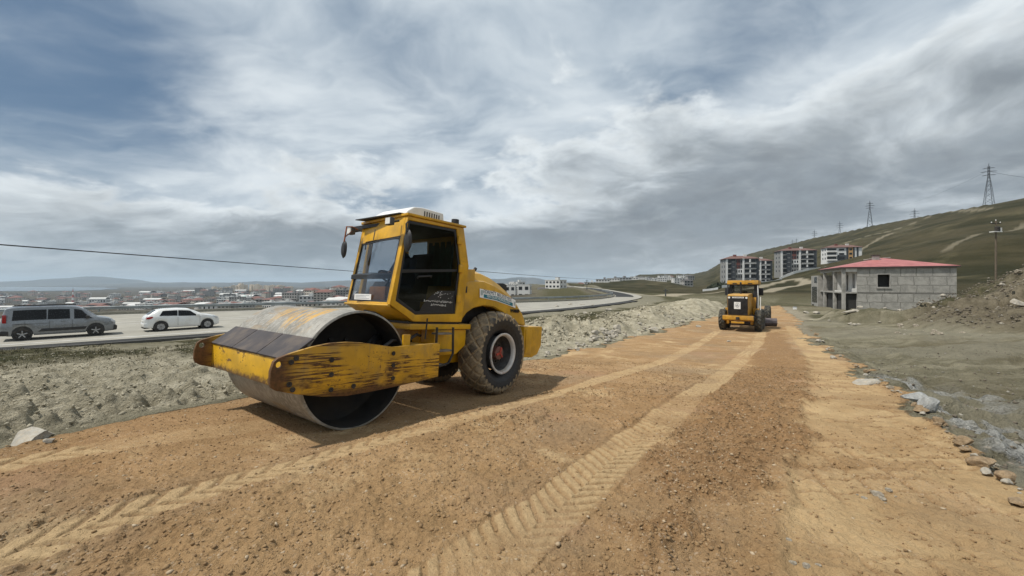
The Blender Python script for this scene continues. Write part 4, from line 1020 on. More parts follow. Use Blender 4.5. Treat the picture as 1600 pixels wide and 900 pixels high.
def driver():
    root = empty('person', (0, 0, 0), 0, 'person in dark blue jacket sitting at the wheel inside the roller cab', 'person')
    # seated facing the drum; heights in the roller's own frame
    root.matrix_world = roller.matrix_world @ Matrix.Translation((-1.50, .02, 1.82))
    m_j = mat('navy_jacket', (.09, .12, .17), .85, var=.3); m_s = mat('skin', (.42, .24, .16), .5, var=.1); m_t = mat('dark_trousers', (.03, .03, .035), .85)
    J = [(0, 0, .10), (0, 0, .30), (.01, 0, .50), (.04, 0, .62), (.05, 0, .70),
         (.02, .20, .56), (.13, .27, .32), (.33, .16, .30), (.02, -.20, .56), (.13, -.27, .32), (.33, -.12, .30),
         (.0, .10, .08), (.44, .14, .06), (.52, .15, -.30), (.62, .15, -.36), (0, -.10, .08), (.44, -.14, .06), (.52, -.15, -.30), (.62, -.15, -.36),
         (.41, .12, .29), (.41, -.08, .29)]
    Bn = [(0, 1), (1, 2), (2, 3), (3, 4), (2, 5), (5, 6), (6, 7), (2, 8), (8, 9), (9, 10), (0, 11), (11, 12), (12, 13), (13, 14), (0, 15), (15, 16), (16, 17), (17, 18), (7, 19), (10, 20)]
    Rd = [(.15, .12), (.15, .12), (.14, .11), .065, .055, .075, .055, .042, .075, .055, .042, .09, .075, .055, .05, .09, .075, .055, .05, .035, .035]
    body = skin_person('body', J, Bn, Rd, m_j, root)
    hd = MB()
    rows = []
    for i in range(15):
        a = PI*i/14; rows.append([])
        for j in range(24):
            b = 2*PI*j/24; x, y, z = math.sin(a)*math.cos(b), math.sin(a)*math.sin(b), math.cos(a)
            x2 = .098*x*(1-.12*max(0, -z)) + (.012 if (abs(y) < .22 and x > .8 and -.45 < z < .1) else 0); y2 = .076*y*(1-.22*max(0, -z)); z2 = .122*z
            rows[-1].append((.075+x2, y2, .82+z2))
    hd.grid(rows, True); h = hd.build('head', m_s, root, smooth=True, angle=180)
    hh = MB(); rows = []
    for i in range(9):
        a = PI*.56*i/8; rows.append([])
        for j in range(24):
            b = 2*PI*j/24; lim = 1.0 if math.cos(b) < .3 else .72
            aa = a*lim; rows[-1].append((.070+.106*math.sin(aa)*math.cos(b), .083*math.sin(aa)*math.sin(b), .826+.128*math.cos(aa)))
    hh.grid(rows, True); hh.build('hair', mat('dark_hair', (.02, .016, .013), .7), h, smooth=True, angle=180)
    for s in (.12, -.08):                         # hands closed on the wheel rim: palm, four fingers, thumb
        mb = MB().tube([(.37, s, .295), (.41, s, .30), (.45, s, .305)], [.026, .036, .030], 10)
        for k in range(4):
            o = s-.030+.02*k; ln = (.8, 1, .95, .75)[k]
            mb.tube([(.445, o, .312), (.475, o, .318), (.490, o, .30), (.482, o, .282-.012*ln)], [.010, .0095, .009, .007], 6)
        mb.tube([(.40, s-math.copysign(.03, s), .31), (.435, s-math.copysign(.045, s), .325), (.465, s-math.copysign(.04, s), .315)], [.012, .010, .008], 6)
        mb.build('hand', m_s, root, smooth=True)
driver()
# ------------------------------------------------------------------ motor grader
def lug_tyre(mb, c, rad, width, seg=120, lug=.035, hand=1, n=18):
    """tyre turned about y with real chevron bars"""
    prof = [(.30, .30), (.33, .40), (.40, .47), (.52, .50), (.60, .49), (.655, .44), (.68, .34), (.69, .17), (.692, 0)]
    prof = [(r/.692*rad, h*width) for r, h in prof]; prof = prof + [(r, -h) for r, h in reversed(prof[:-1])]
    P = np.array(prof); s = np.concatenate([[0], np.cumsum(np.hypot(*np.diff(P, axis=0).T))]); ss = np.linspace(0, s[-1], 44)
    rr_ = np.interp(ss, s, P[:, 0]); hh = np.interp(ss, s, P[:, 1])
    rows = []
    for i in range(seg+1):
        a = 2*PI*i/seg; row = []
        for j in range(len(ss)):
            t = hh[j]/(width*.5); z = abs(ss[j]-s[-1]/2)/(s[-1]/2)
            ph = (a*n/(2*PI) + abs(t)*.75*hand + (.5 if t > 0 else 0)) % 1
            l = (1 if ph < .42 else 0)*(1 if z < .62 else 0)
            r = rr_[j] + l*lug - lug*.6*(z < .62)
            row.append((c[0]+r*math.cos(a), c[1]+hh[j], c[2]+r*math.sin(a)))
        rows.append(row)
    return mb.grid(rows)
m_gyel = worn_paint('ochre_machine_paint', (.50, .255, .022), amt=.45, lo=.55, hi=.66, grime=.45)
m_gtyre = mat('dusty_grader_tyre', (.035, .036, .032), .85, var=.35, dirt=(.17, .145, .10), dirt_amt=.55, dirt_scale=5)
def grader():
    hd = R(36.5); fx, fy = math.sin(hd), math.cos(hd)
    px, yy = 1157, 26.4; X = atz(px, yy)+fx*.76; Y = yy+fy*.76
    root = empty('motor_grader', (X, Y, gz(X, Y)-.01), PI/2-hd, 'ochre yellow road grader driving away down the dirt road, its dark radiator facing back', 'road grader')
    # rear frame and engine
    MB().bx(-1.85, .6, -.50, .50, .72, 1.05).build('rear_frame', m_gyel, root, bevel=.02)
    bm_ = MB().prism([(-2.05, .80), (-2.05, 1.06), (-1.7, 1.06), (-1.7, .70)], -.86, .86).build('rear_bumper', m_gyel, root, bevel=.03)
    MB().bx(-2.12, -2.051, -.10, .10, .80, .98).build('tow_hitch', m_darkmetal, bm_, bevel=.01)
    MB().bx(-2.06, -2.051, -.36, .36, .58, .70).build('rear_light_bar', m_gyel, bm_, bevel=.01)
    hood = MB().prism([(-1.98, 1.06), (-2.0, 2.33), (-1.85, 2.40), (.295, 2.42), (.295, 1.06)], -.58, .58).build('engine_hood', m_gyel, root, bevel=.04)
    gr = MB().prism([(-2.012, 1.10), (-2.03, 2.28), (-2.0, 2.28), (-1.98, 1.10)], -.55, .55).build('radiator_grille', m_blk, root, bevel=.004)
    mb = MB()
    for k in range(20): mb.bx(-2.034, -2.026, -.53, .53, 1.14+k*.05, 1.155+k*.05)
    mb.build('grating', m_darkmetal, gr)
    MB().bx(-2.05, -2.033, -.34, .30, 2.16, 2.25).build('nameplate', m_white, gr)
    Mr = Matrix(((0, 0, -1, -2.0515), (-1, 0, 0, -.02), (0, 1, 0, 2.205), (0, 0, 0, 1)))
    text_mesh('lettering', 'CATERPILLAR', .092, m_blk, gr, Mr, sx=1.0)
    s = MB().bx(-2.052, -2.036, -.16, .20, 1.48, 1.92).build('sign_board', mat('sign_white', (.74, .74, .72), .5, var=.05), gr)
    MB().tube([(-2.054, .02+.11*math.cos(a), 1.72+.13*math.sin(a)) for a in np.linspace(0, 2*PI, 17)], .012, 5, False).prism([(-.05, 1.65), (.09, 1.65), (.09, 1.70), (.02, 1.80), (-.05, 1.70)], -2.058, -2.053, 'x').build('emblem', mat('emblem_grey2', (.35, .36, .36), .6), s)
    for y in (-.48, .48): MB().lathe([(.001, -.03), (.06, -.03), (.065, 0), (.05, .01)], (-2.03, y, 2.19), 'x', 16).build('rear_lamp', m_lens, gr, smooth=True)
    for y in (-.86, .86):
        MB().lathe([(.001, -.10), (.11, -.10), (.13, 0), (.001, .02)], (-1.80, y*.93, .95), 'x', 14).build('work_light', m_darkmetal, root, smooth=True)
    MB().tube([(-.6, 0, 2.40), (-.6, 0, 3.05), (-.68, 0, 3.15)], .055, 10).build('exhaust', m_blk, root, smooth=True)
    # cab
    o = [(.35, 1.20), (.30, 3.02), (1.75, 3.02), (1.95, 1.20)]
    for sg in (1, -1):
        MB().prism(o, sg*.78-.03, sg*.78+.03, 'y', [[(.47, 1.95), (.43, 2.92), (1.05, 2.92), (1.05, 1.95)], [(1.13, 1.45), (1.13, 2.92), (1.66, 2.92), (1.80, 1.45)]]).build('cab_side', m_blk, root)
        MB().prism([(.47, 1.95), (.43, 2.92), (1.66, 2.92), (1.80, 1.45), (1.13, 1.45)], sg*.78-.004, sg*.78+.004).build('side_window', m_glass, root)
    MB().prism([(-.78, 1.20), (.78, 1.20), (.78, 3.02), (-.78, 3.02)], .30, .36, 'x', [[(-.66, 2.44), (.66, 2.44), (.66, 2.92), (-.66, 2.92)]]).build('cab_rear_wall', m_blk, root)
    MB().bx(.325, .333, -.67, .67, 2.19, 2.91).build('rear_window', m_glass, root)
    MB().bx(.27, .299, -.80, .80, 1.20, 2.16).build('rear_panel', m_gyel, root, bevel=.01)
    MB().prism([(-.78, 1.20), (.78, 1.20), (.78, 3.02), (-.78, 3.02)], 1.80, 1.84, 'x', [[(-.70, 1.30), (.70, 1.30), (.70, 2.92), (-.70, 2.92)]]).build('cab_front_wall', m_blk, root)
    rf = MB().prism([(.10, 3.025), (.12, 3.30), (1.85, 3.30), (1.95, 3.025)], -.92, .92).build('roof', m_gyel, root, bevel=.04)
    for y in (-.45, .45): MB().bx(.085, .112, y-.13, y+.13, 3.06, 3.12).build('roof_light', m_blk, rf)
    MB().lathe([(.001, 0), (.06, 0), (.06, .12), (.04, .16), (.001, .17)], (.16, .12, 3.05), 'z', 12).build('beacon', m_blk, rf, smooth=True)
    st = MB().bx(.7, 1.2, -.28, .28, 1.6, 1.8).build('seat', m_blk, root, bevel=.03)
    MB().bx(.62, .78, -.26, .26, 1.8, 2.55).build('backrest', m_blk, st, bevel=.05)
    for sg in (1, -1):
        a = MB().tube([(1.0, sg*.80, 2.75), (.85, sg*1.02, 2.75), (.85, sg*1.02, 2.35)], .02, 6).build('mirror_arm', m_blk, root)
        MB().bx(.80, .86, sg*1.02-.13, sg*1.02+.13, 2.28, 2.78).build('mirror', m_blk, a, bevel=.02)
        MB().tube([(.25, sg*.88, 3.0), (.0, sg*.86, 2.0), (-.2, sg*.84, 1.1)], .045, 8).build('rollover_post', m_blk, root, smooth=True)
    MB().tube([(.1, -.90, 2.95), (.05, -.92, 2.1), (-.1, -.92, 1.2)], .03, 6).tube([(.1, -1.05, 2.2), (-.05, -1.06, 1.2)], .025, 6).build('hydraulic_pipe', m_white, root)
    MB().bx(-.2, .6, -.98, -.62, 1.0, 1.45).build('tool_box', m_gyel, root, bevel=.03)
    MB().bx(-.2, .6, .62, .98, 1.0, 1.45).build('battery_box', m_gyel, root, bevel=.03)
    # driver seen from behind through the back window is only a dark shape
    # front frame, circle, blade
    MB().prism([(1.6, 1.0), (1.6, 1.5), (2.6, 2.0), (4.6, 1.9), (5.9, 1.2), (6.2, 1.2), (6.2, .9), (5.7, .9), (4.4, 1.5), (2.8, 1.6)], -.16, .16).build('gooseneck', m_gyel, root, bevel=.03)
    MB().prism([(2.3, .62), (2.3, .74), (5.8, .86), (5.8, .74)], -.20, .20).build('drawbar', m_gyel, root, bevel=.02)
    MB().lathe([(.70, 0), (.85, 0), (.85, .10), (.70, .10)], (3.0, 0, .74), 'z', 40, True).build('blade_circle', m_darkmetal, root, smooth=True)
    prof = [(.18, .03), (.06, .12), (.0, .28), (.02, .46), (.12, .62), (.14, .60), (.045, .46), (.03, .28), (.085, .14), (.20, .06)]
    mb = MB().prism(prof, -1.62, 1.85); rot = Matrix.Rotation(R(16), 3, 'Z')
    mb.v = [tuple(rot @ Vector(p) + Vector((2.7, -.25, 0))) for p in mb.v]
    mb.build('blade', mat('worn_blade_steel', (.16, .135, .135), .5, .5, var=.3), root)
    MB().tube([(2.9, .5, 1.9), (2.9, .8, .75)], .05, 8).tube([(2.9, -.5, 1.9), (2.9, -.8, .75)], .05, 8).build('lift_ram', m_darkmetal, root, smooth=True)
    # wheels
    MB().prism([(-1.2, .45), (-1.2, .85), (1.2, .85), (1.2, .45)], .60, .78).build('tandem_case', m_gyel, root, bevel=.05)
    MB().prism([(-1.2, .45), (-1.2, .85), (1.2, .85), (1.2, .45)], -.78, -.60).build('tandem_case', m_gyel, root, bevel=.05)
    for (x, rad) in ((-.76, .69), (.76, .69), (5.95, .69)):
        for sg in (1, -1):
            w = MB().lathe([(.001, sg*.08), (.12, sg*.08), (.12, sg*.12), (.28, sg*.05), (.34, sg*.16), (.34, -sg*.16), (.001, -sg*.16)], (x, sg*1.02, rad), 'y', 24).build('wheel', m_gyel, root, smooth=True)
            lug_tyre(MB(), (x, sg*1.02, rad), rad, .40, hand=-1).build('tyre', m_gtyre, w, smooth=True, angle=30)
    MB().tube([(5.95, -.8, .69), (5.95, .8, .69)], .09, 8).build('front_axle', m_gyel, root)
grader()

# ------------------------------------------------------------------ cars
m_tyre_car = mat('car_tyre', (.02, .02, .02), .8, var=.2, dirt=(.12, .10, .08), dirt_amt=.4)
m_carglass = mat('dark_car_glass', (.006, .007, .008), .12, var=.1, spec=.25)
m_trim = mat('black_car_trim', (.02, .02, .021), .5, var=.2, dirt=(.10, .09, .075), dirt_amt=.4)
m_red = mat('red_tail_lamp', (.30, .012, .012), .15, var=.1, spec=.6)
m_lamp = mat('car_headlamp', (.55, .57, .60), .08, var=.1, spec=.7)
m_alloy = mat('alloy_wheel', (.42, .43, .44), .3, .7, var=.2)
m_hubcap = mat('grey_hubcap', (.36, .36, .36), .4, .3, var=.2)
def car(name, label, S, paint, wheel_mat, panes, wb, wr, tail, spokes):
    """S: dict of (x, value) tables: top, belt, bot, hw (half width), hr (half width of the roof rail)"""
    root = empty(name, (0, 0, 0), 0, label, 'car')
    xs = np.arange(S['x0'], S['x1']+.001, .05)
    def T(k, n=3):
        v = np.interp(xs, [p[0] for p in S[k]], [p[1] for p in S[k]])
        for _ in range(n): v[1:-1] = .25*v[:-2]+.5*v[1:-1]+.25*v[2:]
        return v
    top, belt, bot, hw, hr = T('top', 2), T('belt'), T('bot', 1), T('hw'), T('hr')
    belt = np.minimum(belt, top-.03)
    axl = (-wb/2+S['wo'], wb/2+S['wo'])
    def section(i):
        t, b, z0, w, r = top[i], belt[i], bot[i], hw[i], hr[i]
        x = xs[i]
        for a in axl:                                  # the wheel arches cut up into the sill
            q = (wr+.07)**2-(x-a)**2
            if q > 0: z0 = max(z0, min(wr+math.sqrt(q), b-.14))
        mid = z0+(b-z0)*.5
        tw = min(1, max(0, (t-b-.05)/.25)); r2 = w*.97*(1-tw)+r*tw
        return [(0, z0), (w*.93, z0), (w*.985, z0+.05), (w*1.0, mid), (w*.995, b-.07), (w*.965, b), (w*.95*(1-tw)+(.5*w*.95+.5*r2)*tw, b+(t-b)*.5), (r2, t-.045*max(tw, .4)), (r2*.86, t-.008), (r2*.5, t+.012), (0, t+.018)]
    rows = []
    for i in range(len(xs)):
        h = section(i); rows.append([(xs[i], -y, z) for y, z in h] + [(xs[i], y, z) for y, z in reversed(h[1:-1])])
    mb = MB(); mb.grid(rows, True); n = len(rows[0])
    mb.f.append(tuple(range(n))); mb.mi.append(0); mb.f.append(tuple(range((len(rows)-1)*n, len(rows)*n))); mb.mi.append(0)
    body = mb.build('body', paint, root, smooth=True, angle=50)
    def side(x, f):
        """point on the glasshouse side, f from belt (0) to rail (1)"""
        g = lambda a: float(np.interp(x, xs, a)); t, b, w, r = g(top), g(belt), g(hw), g(hr)
        tw = min(1, max(0, (t-b-.05)/.25)); r2 = w*.97*(1-tw)+r*tw
        y0, z0, y1, z1 = w*.965, b, r2, t-.045*max(tw, .4)
        return y0+(y1-y0)*f, z0+(z1-z0)*f
    for sg in (-1, 1):
        for (xa, xb, fa, fb, sl0, sl1) in panes:       # sl: how far the ends lean (bottom to top)
            rows = []
            for k in range(9):
                f = fa+(fb-fa)*k/8; row = []
                for j in range(13):
                    x = (xa+sl0*(k/8))*(1-j/12)+(xb+sl1*(k/8))*j/12
                    y, z = side(x, f); row.append((x, sg*(y+.012), z))
                rows.append(row)
            MB().grid(rows).build('side_window', m_carglass, root, smooth=True)
    def over(x, f):
        g = lambda a: float(np.interp(x, xs, a)); t, b, w, r = g(top), g(belt), g(hw), g(hr)
        tw = min(1, max(0, (t-b-.05)/.25)); r2 = w*.97*(1-tw)+r*tw
        return f*r2*.86, t+.018*(1-abs(f))+.012
    for nm, xa, xb in (('windscreen', *S['ws']), ('rear_window', *S['rw'])):
        MB().grid([[(x, *over(x, f)) for f in np.linspace(-.93, .93, 9)] for x in np.linspace(xa, xb, 12)]).build(nm, m_carglass, root, smooth=True)
    for a in axl:
        for sg in (-1, 1):
            w_ = float(np.interp(a, xs, hw))
            MB().lathe([(.001, 0), (wr+.065, 0), (wr+.065, sg*.30), (.001, sg*.30)], (a, sg*(w_-.32), wr+.005), 'y', 28).build('wheel_arch', m_trim, root)
            w = MB().lathe([(wr*.62, sg*.05), (wr*.66, sg*.105), (wr*.80, sg*.11), (wr*.95, sg*.08), (wr, sg*.02), (wr, -sg*.10), (wr*.6, -sg*.1)], (a, sg*(w_-.075), wr), 'y', 36).build('wheel', m_tyre_car, root, smooth=True)
            rim = MB(); rim.lathe([(.001, sg*.03), (wr*.64, sg*.04), (wr*.68, sg*.085), (wr*.62, sg*.09), (wr*.60, sg*.05), (.001, sg*.045)] if spokes else [(.001, sg*.095), (wr*.35, sg*.10), (wr*.55, sg*.085), (wr*.67, sg*.095), (wr*.67, sg*.05)], (a, sg*(w_-.075), wr), 'y', 36)
            rim.build('rim', m_trim if spokes else wheel_mat, w, smooth=True)
            mb = MB()
            for k in range(spokes or 7):
                an = 2*PI*k/(spokes or 7)+.3
                mb.box((a+wr*.34*math.cos(an), sg*(w_+ (.0 if spokes else .018)), wr+wr*.34*math.sin(an)), (wr*.62, .022, wr*.14 if spokes else wr*.04), Matrix.Rotation(-an, 3, 'Y'))
            mb.build('spokes', wheel_mat if spokes else m_trim, w, bevel=.004)
    return root, xs, hw, top, belt, side
m_vpaint = mat('grey_van_paint', (.20, .213, .225), .22, .25, var=.03, coat=.6, dirt=(.19, .19, .18), dirt_amt=.04)
van, vx, vhw, vtop, vbelt, vside = car('passenger_van', 'grey people carrier with dark windows and black lower cladding driving along the highway', dict(
    x0=-2.36, x1=2.38, wo=-.06,
    top=[(-2.36, 1.0), (-2.30, 1.40), (-2.22, 1.74), (-2.0, 1.815), (-1.2, 1.84), (0, 1.835), (.5, 1.80), (.80, 1.72), (1.15, 1.44), (1.52, 1.135), (1.9, 1.06), (2.18, .96), (2.32, .82), (2.38, .62)],
    belt=[(-2.36, 1.02), (-1.5, 1.06), (0, 1.04), (1.3, 1.05), (2.38, .9)], bot=[(-2.36, .38), (-2.1, .26), (2.0, .24), (2.38, .34)],
    hw=[(-2.36, .80), (-2.2, .885), (-1.5, .92), (1.3, .92), (1.9, .88), (2.2, .76), (2.38, .56)], hr=[(-2.36, .66), (-1.9, .72), (.8, .70), (1.5, .66), (2.38, .5)],
    ws=(.92, 1.48), rw=(-2.335, -2.235)), m_vpaint, m_alloy,
    [(-1.93, -.62, .08, .82, .05, .0), (-.58, .33, .08, .82, .02, -.02), (.50, 1.36, .05, .84, .0, -.52)], 2.98, .335, None, 5)
for sg in (-1, 1):
    MB().bx(-2.285, -2.13, sg*.835, sg*.905, .98, 1.42).build('tail_lamp', m_red, van, bevel=.025)
    MB().prism([(2.08, .86), (2.12, .95), (2.31, .86), (2.335, .76), (2.2, .78)], sg*.60, sg*.775).build('headlamp', m_lamp, van, bevel=.01)
    MB().prism([(-.95, .44), (-.80, .60), (1.05, .60), (.95, .44)], sg*.90, sg*.945).build('door_cladding', m_trim, van, bevel=.012)
    MB().bx(-1.92, .60, sg*.60, sg*.635, 1.855, 1.895).build('roof_rail', m_trim, van, bevel=.01)
    m_ = MB().bx(.98, 1.16, sg*.94, sg*1.10, 1.06, 1.24).build('wing_mirror', m_trim, van, bevel=.04)
    for x in (-.45, .05): MB().bx(x-.09, x+.09, sg*.915, sg*.945, .955, .985).build('door_handle', m_vpaint, van, bevel=.008)
    for x in (-.50, .42, -1.45): MB().bx(x-.006, x+.006, sg*.90, sg*.9265, .50, 1.03).build('door_seam', m_trim, van)
    MB().bx(-1.9, -.51, sg*.90, sg*.928, .885, .90).build('sliding_rail', m_trim, van)
MB().prism([(-2.40, .30), (-2.42, .52), (-2.30, .56), (-2.05, .54), (-2.05, .28)], -.90, .90).build('rear_bumper', m_trim, van, bevel=.04)
MB().prism([(2.05, .24), (2.05, .55), (2.34, .60), (2.43, .52), (2.40, .28)], -.70, .70).build('front_bumper', m_trim, van, bevel=.05)
MB().bx(-2.39, -2.365, -.25, .25, .66, .76).build('number_plate', m_white, van)
m_wpaint = mat('white_car_paint', (.72, .73, .72), .22, .0, var=.04, coat=.6, dirt=(.42, .36, .28), dirt_amt=.30)
hat, hx, hhw, htop, hbelt, hside = car('hatchback_car', 'white five door hatchback with red tail lamps and dusty sills driving along the highway', dict(
    x0=-2.0, x1=2.03, wo=.03,
    top=[(-2.0, .80), (-1.94, .98), (-1.80, 1.06), (-1.62, 1.22), (-1.36, 1.385), (-1.0, 1.435), (-.3, 1.455), (.25, 1.41), (.65, 1.24), (1.08, 1.0), (1.45, .94), (1.80, .84), (1.95, .72), (2.03, .55)],
    belt=[(-2.0, .92), (-1.2, .97), (0, .92), (1.0, .90), (2.03, .75)], bot=[(-2.0, .34), (-1.75, .22), (1.7, .20), (2.03, .28)],
    hw=[(-2.0, .66), (-1.8, .80), (-1.3, .845), (1.1, .845), (1.6, .80), (1.9, .66), (2.03, .48)], hr=[(-2.0, .55), (-1.3, .60), (.4, .62), (1.1, .62), (2.03, .5)],
    ws=(.33, 1.02), rw=(-1.80, -1.42)), m_wpaint, m_hubcap,
    [(-1.28, -.36, .08, .84, .18, .02), (-.32, .86, .05, .84, .02, -.50)], 2.47, .305, None, 0)
for sg in (-1, 1):
    MB().prism([(-1.93, .82), (-1.90, .93), (-1.62, .99), (-1.58, .90), (-1.72, .82)], sg*.68, sg*.832).build('tail_lamp', m_red, hat, bevel=.02)
    MB().prism([(1.55, .80), (1.60, .88), (1.86, .80), (1.92, .70), (1.78, .70)], sg*.55, sg*.765).build('headlamp', m_lamp, hat, bevel=.015)
    MB().bx(.62, .80, sg*.86, sg*1.0, .90, 1.04).build('wing_mirror', m_wpaint, hat, bevel=.04)
    for x in (-.62, .20): MB().bx(x-.08, x+.08, sg*.84, sg*.866, .80, .825).build('door_handle', m_wpaint, hat, bevel=.006)
    for x in (-.34, .84): MB().bx(x-.005, x+.005, sg*.83, sg*.8515, .34, .89).build('door_seam', m_trim, hat)
MB().prism([(-2.03, .30), (-2.05, .52), (-1.9, .56), (-1.75, .54), (-1.75, .26)], -.76, .76).build('rear_bumper', m_wpaint, hat, bevel=.05)
MB().bx(-2.04, -2.01, -.26, .26, .60, .70).build('number_plate', m_white, hat)
MB().bx(-2.02, -1.74, -.60, .60, .20, .262).build('bumper_valance', m_trim, hat)
def park(o, pxr, pxf, yr, yf, dep):
    ra = (HWZ*-1)*FPX/(yr-HOR); rb = (HWZ*-1)*FPX/(yf-HOR)
    a = Vector((atz(pxr, ra), ra)); b = Vector((atz(pxf, rb), rb)); c = (a+b)/2
    hd = R(41.5)                                # heading of the carriageway, measured from the view axis towards +x
    d = Vector((math.cos(R(90)-hd), math.sin(R(90)-hd))); nrm_ = Vector((-d.y, d.x))
    c = c + nrm_*dep
    o.location = (c.x, c.y, zw+.002); o.rotation_euler = (0, 0, math.atan2(d.y, d.x))
park(van, 40, 150, 531.5, 525, .90); van.scale = (.94, 1, 1)
park(hat, 252, 322, 517.5, 513, .80)
# ------------------------------------------------------------------ unfinished concrete house
def wall_mat():
    m, t, setb = new_mat('rough_concrete_blocks')
    co = t.n('ShaderNodeTexCoord', out=3)
    sp = t.nt.nodes.new('ShaderNodeSeparateXYZ'); t.nt.links.new(co, sp.inputs[0])
    cb = t.nt.nodes.new('ShaderNodeCombineXYZ'); t.nt.links.new(t.math('ADD', sp.outputs[0], sp.outputs[1]), cb.inputs[0]); t.nt.links.new(sp.outputs[2], cb.inputs[1])
    wob = t.n('ShaderNodeTexNoise', {'Vector': co, 'Scale': 1.1, 'Detail': 3.0}, out=1)
    v = t.n('ShaderNodeVectorMath', {0: cb.outputs[0], 1: t.n('ShaderNodeVectorMath', {0: wob, 'Scale': .35}, operation='SCALE')}, operation='ADD')
    br = t.nt.nodes.new('ShaderNodeTexBrick'); t.nt.links.new(v, br.inputs['Vector'])
    for k, x in (('Scale', 1.0), ('Mortar Size', .06), ('Mortar Smooth', .6), ('Brick Width', 1.42), ('Row Height', 1.02)): br.inputs[k].default_value = x
    br.offset = .18
    n = t.noise(co, 1.3, 7, .6); n2 = t.noise(co, 7, 5, .6)
    c = t.mix(t.mapr(n, .35, .65), (.225, .22, .20), (.335, .325, .295)); c = t.mix(t.math('MULTIPLY', t.mapr(n2, .4, .7), .4), c, (.38, .37, .34))
    f = t.math('MULTIPLY', br.outputs['Fac'], t.mapr(n, .30, .55, .35, .85))
    setb('Base Color', t.mix(f, c, (.15, .145, .13))); setb('Roughness', .95); setb('Normal', t.bump(t.math('ADD', n2, f), .4, .02))
    return m
m_blockwall = wall_mat()
m_conc2 = mat('raw_concrete', (.30, .29, .265), .9, var=.25, scale=2)
m_plaster = mat('pale_plaster', (.56, .55, .52), .85, var=.12, scale=1.5)
m_shade_cap = mat('room_shade_and_cap', (.030, .029, .027), .95)  # near-black holds the rooms' and porch's shade in its colour; chimney cap too
m_hole = mat('window_and_recess_dark', (.022, .024, .026), .25, spec=.5)
def house():
    ex, ey = Vector((.9, -.436)), Vector((.436, .9))
    root = empty('unfinished_house', (41.3, 50.4, CAMZ-4.1), math.atan2(ex.y, ex.x), 'unfinished two storey concrete house with red roof beside the dirt road', 'house')
    W, D, H1, H2 = 10.35, 11.0, 3.05, 5.98
    up_win = [(3.37, 3.66), (4.55, 3.66), (4.55, 5.22), (3.37, 5.22)]
    MB().prism([(1.45, -.8), (W, -.8), (W, H2), (1.45, H2)], 0, .25, 'y', [up_win]).build('wall', m_blockwall, root)
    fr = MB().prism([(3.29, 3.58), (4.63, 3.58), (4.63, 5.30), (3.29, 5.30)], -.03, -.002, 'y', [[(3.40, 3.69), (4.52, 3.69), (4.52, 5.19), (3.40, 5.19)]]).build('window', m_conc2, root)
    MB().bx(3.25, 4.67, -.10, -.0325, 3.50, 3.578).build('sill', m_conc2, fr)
    MB().bx(3.3, 4.62, .60, .62, 3.6, 5.3).build('room_shade', m_shade_cap, fr)  # dark sheet painted as the room's shade behind the window
    MB().prism([(.3, -.8), (D, -.8), (D, H2), (.3, H2)], W-.25, W, 'x').build('wall', m_blockwall, root)
    MB().bx(1.4, W-.3, D-.25, D, -.8, H2).build('wall', m_blockwall, root)
    # left front: recessed porch below, balconies above
    back = [[(1.0, .0), (2.1, .0), (2.1, 2.3), (1.0, 2.3)], [(3.9, .0), (5.2, .0), (5.2, 2.3), (3.9, 2.3)], [(.95, 3.2), (1.85, 3.2), (1.85, 5.35), (.95, 5.35)], [(3.6, 3.2), (4.6, 3.2), (4.6, 5.2), (3.6, 5.2)], [(6.6, 3.6), (8.2, 3.6), (8.2, 5.3), (6.6, 5.3)], [(6.4, .2), (8.4, .2), (8.4, 2.4), (6.4, 2.4)]]
    MB().prism([(.26, -.8), (D-.26, -.8), (D-.26, H2), (.26, H2)], 1.45, 1.65, 'x', back).build('balcony_wall', m_plaster, root)
    MB().bx(2.3, 2.35, .3, D-.3, -.5, H2-.1).build('room_shade_wall', m_shade_cap, root)  # near-black sheet, room shade painted behind the balcony openings
    MB().bx(.42, 1.44, .30, D-.4, -.045, H1-.2).build('porch_shade_block', m_shade_cap, root)  # solid near-black block in place of the porch's shade
    MB().bx(0, W, 0, D, H1-.18, H1).build('floor_slab', m_conc2, root)
    MB().bx(0, 1.44, .0, D, -.9, -.05).build('porch_slab', m_conc2, root)
    MB().bx(1.0, 1.44, .08, .30, 3.06, 3.50).build('balcony_kerb', m_plaster, root)
    MB().bx(.10, .2, .45, 4.0, 3.05, 3.22).build('balcony_kerb', m_plaster, root)
    for y in (0, 3.9, 8.9):
        MB().bx(0, .34, y, y+.40, -.8, H1-.182).build('column', m_conc2, root, bevel=.01)
        MB().bx(.0, .34, y, y+.40, H1+.002, H2).build('column', m_conc2, root, bevel=.01)
    MB().bx(.36, 1.44, 3.98, 4.14, H1+.002, H2).build('balcony_partition', m_plaster, root)
    MB().bx(.02, 1.44, .02, .24, H2-.42, H2).build('lintel', m_plaster, root)
    MB().bx(.02, .26, .42, D, H2-.35, H2).build('lintel', m_conc2, root)
    # rear wing on the left, a little lower
    wing = MB().bx(-.3, 4, D+.002, 15.2, -1, 5.3).build('rear_wing', m_conc2, root)
    for (y0, y1, z0, z1) in ((11.5, 13.2, 4.2, 5.1), (11.5, 14.6, 1.2, 3.6), (13.4, 14.7, -.6, .9)): MB().bx(-.32, -.302, y0, y1, z0, z1).build('window', m_hole, wing)
    # hipped roof in red sheet
    m, t, setb = new_mat('red_roof_sheet')
    co = t.n('ShaderNodeTexCoord', out=3)
    n = t.noise(co, 1.2, 6, .6); wv = t.n('ShaderNodeTexWave', {'Vector': co, 'Scale': 2.2, 'Distortion': .0}, out=1, bands_direction='X')
    c = t.mix(t.mapr(n, .35, .65), (.30, .092, .085), (.40, .145, .132)); c = t.mix(t.math('MULTIPLY', t.mapr(wv, .0, .25, 1, 0), .35), c, (.24, .065, .06))
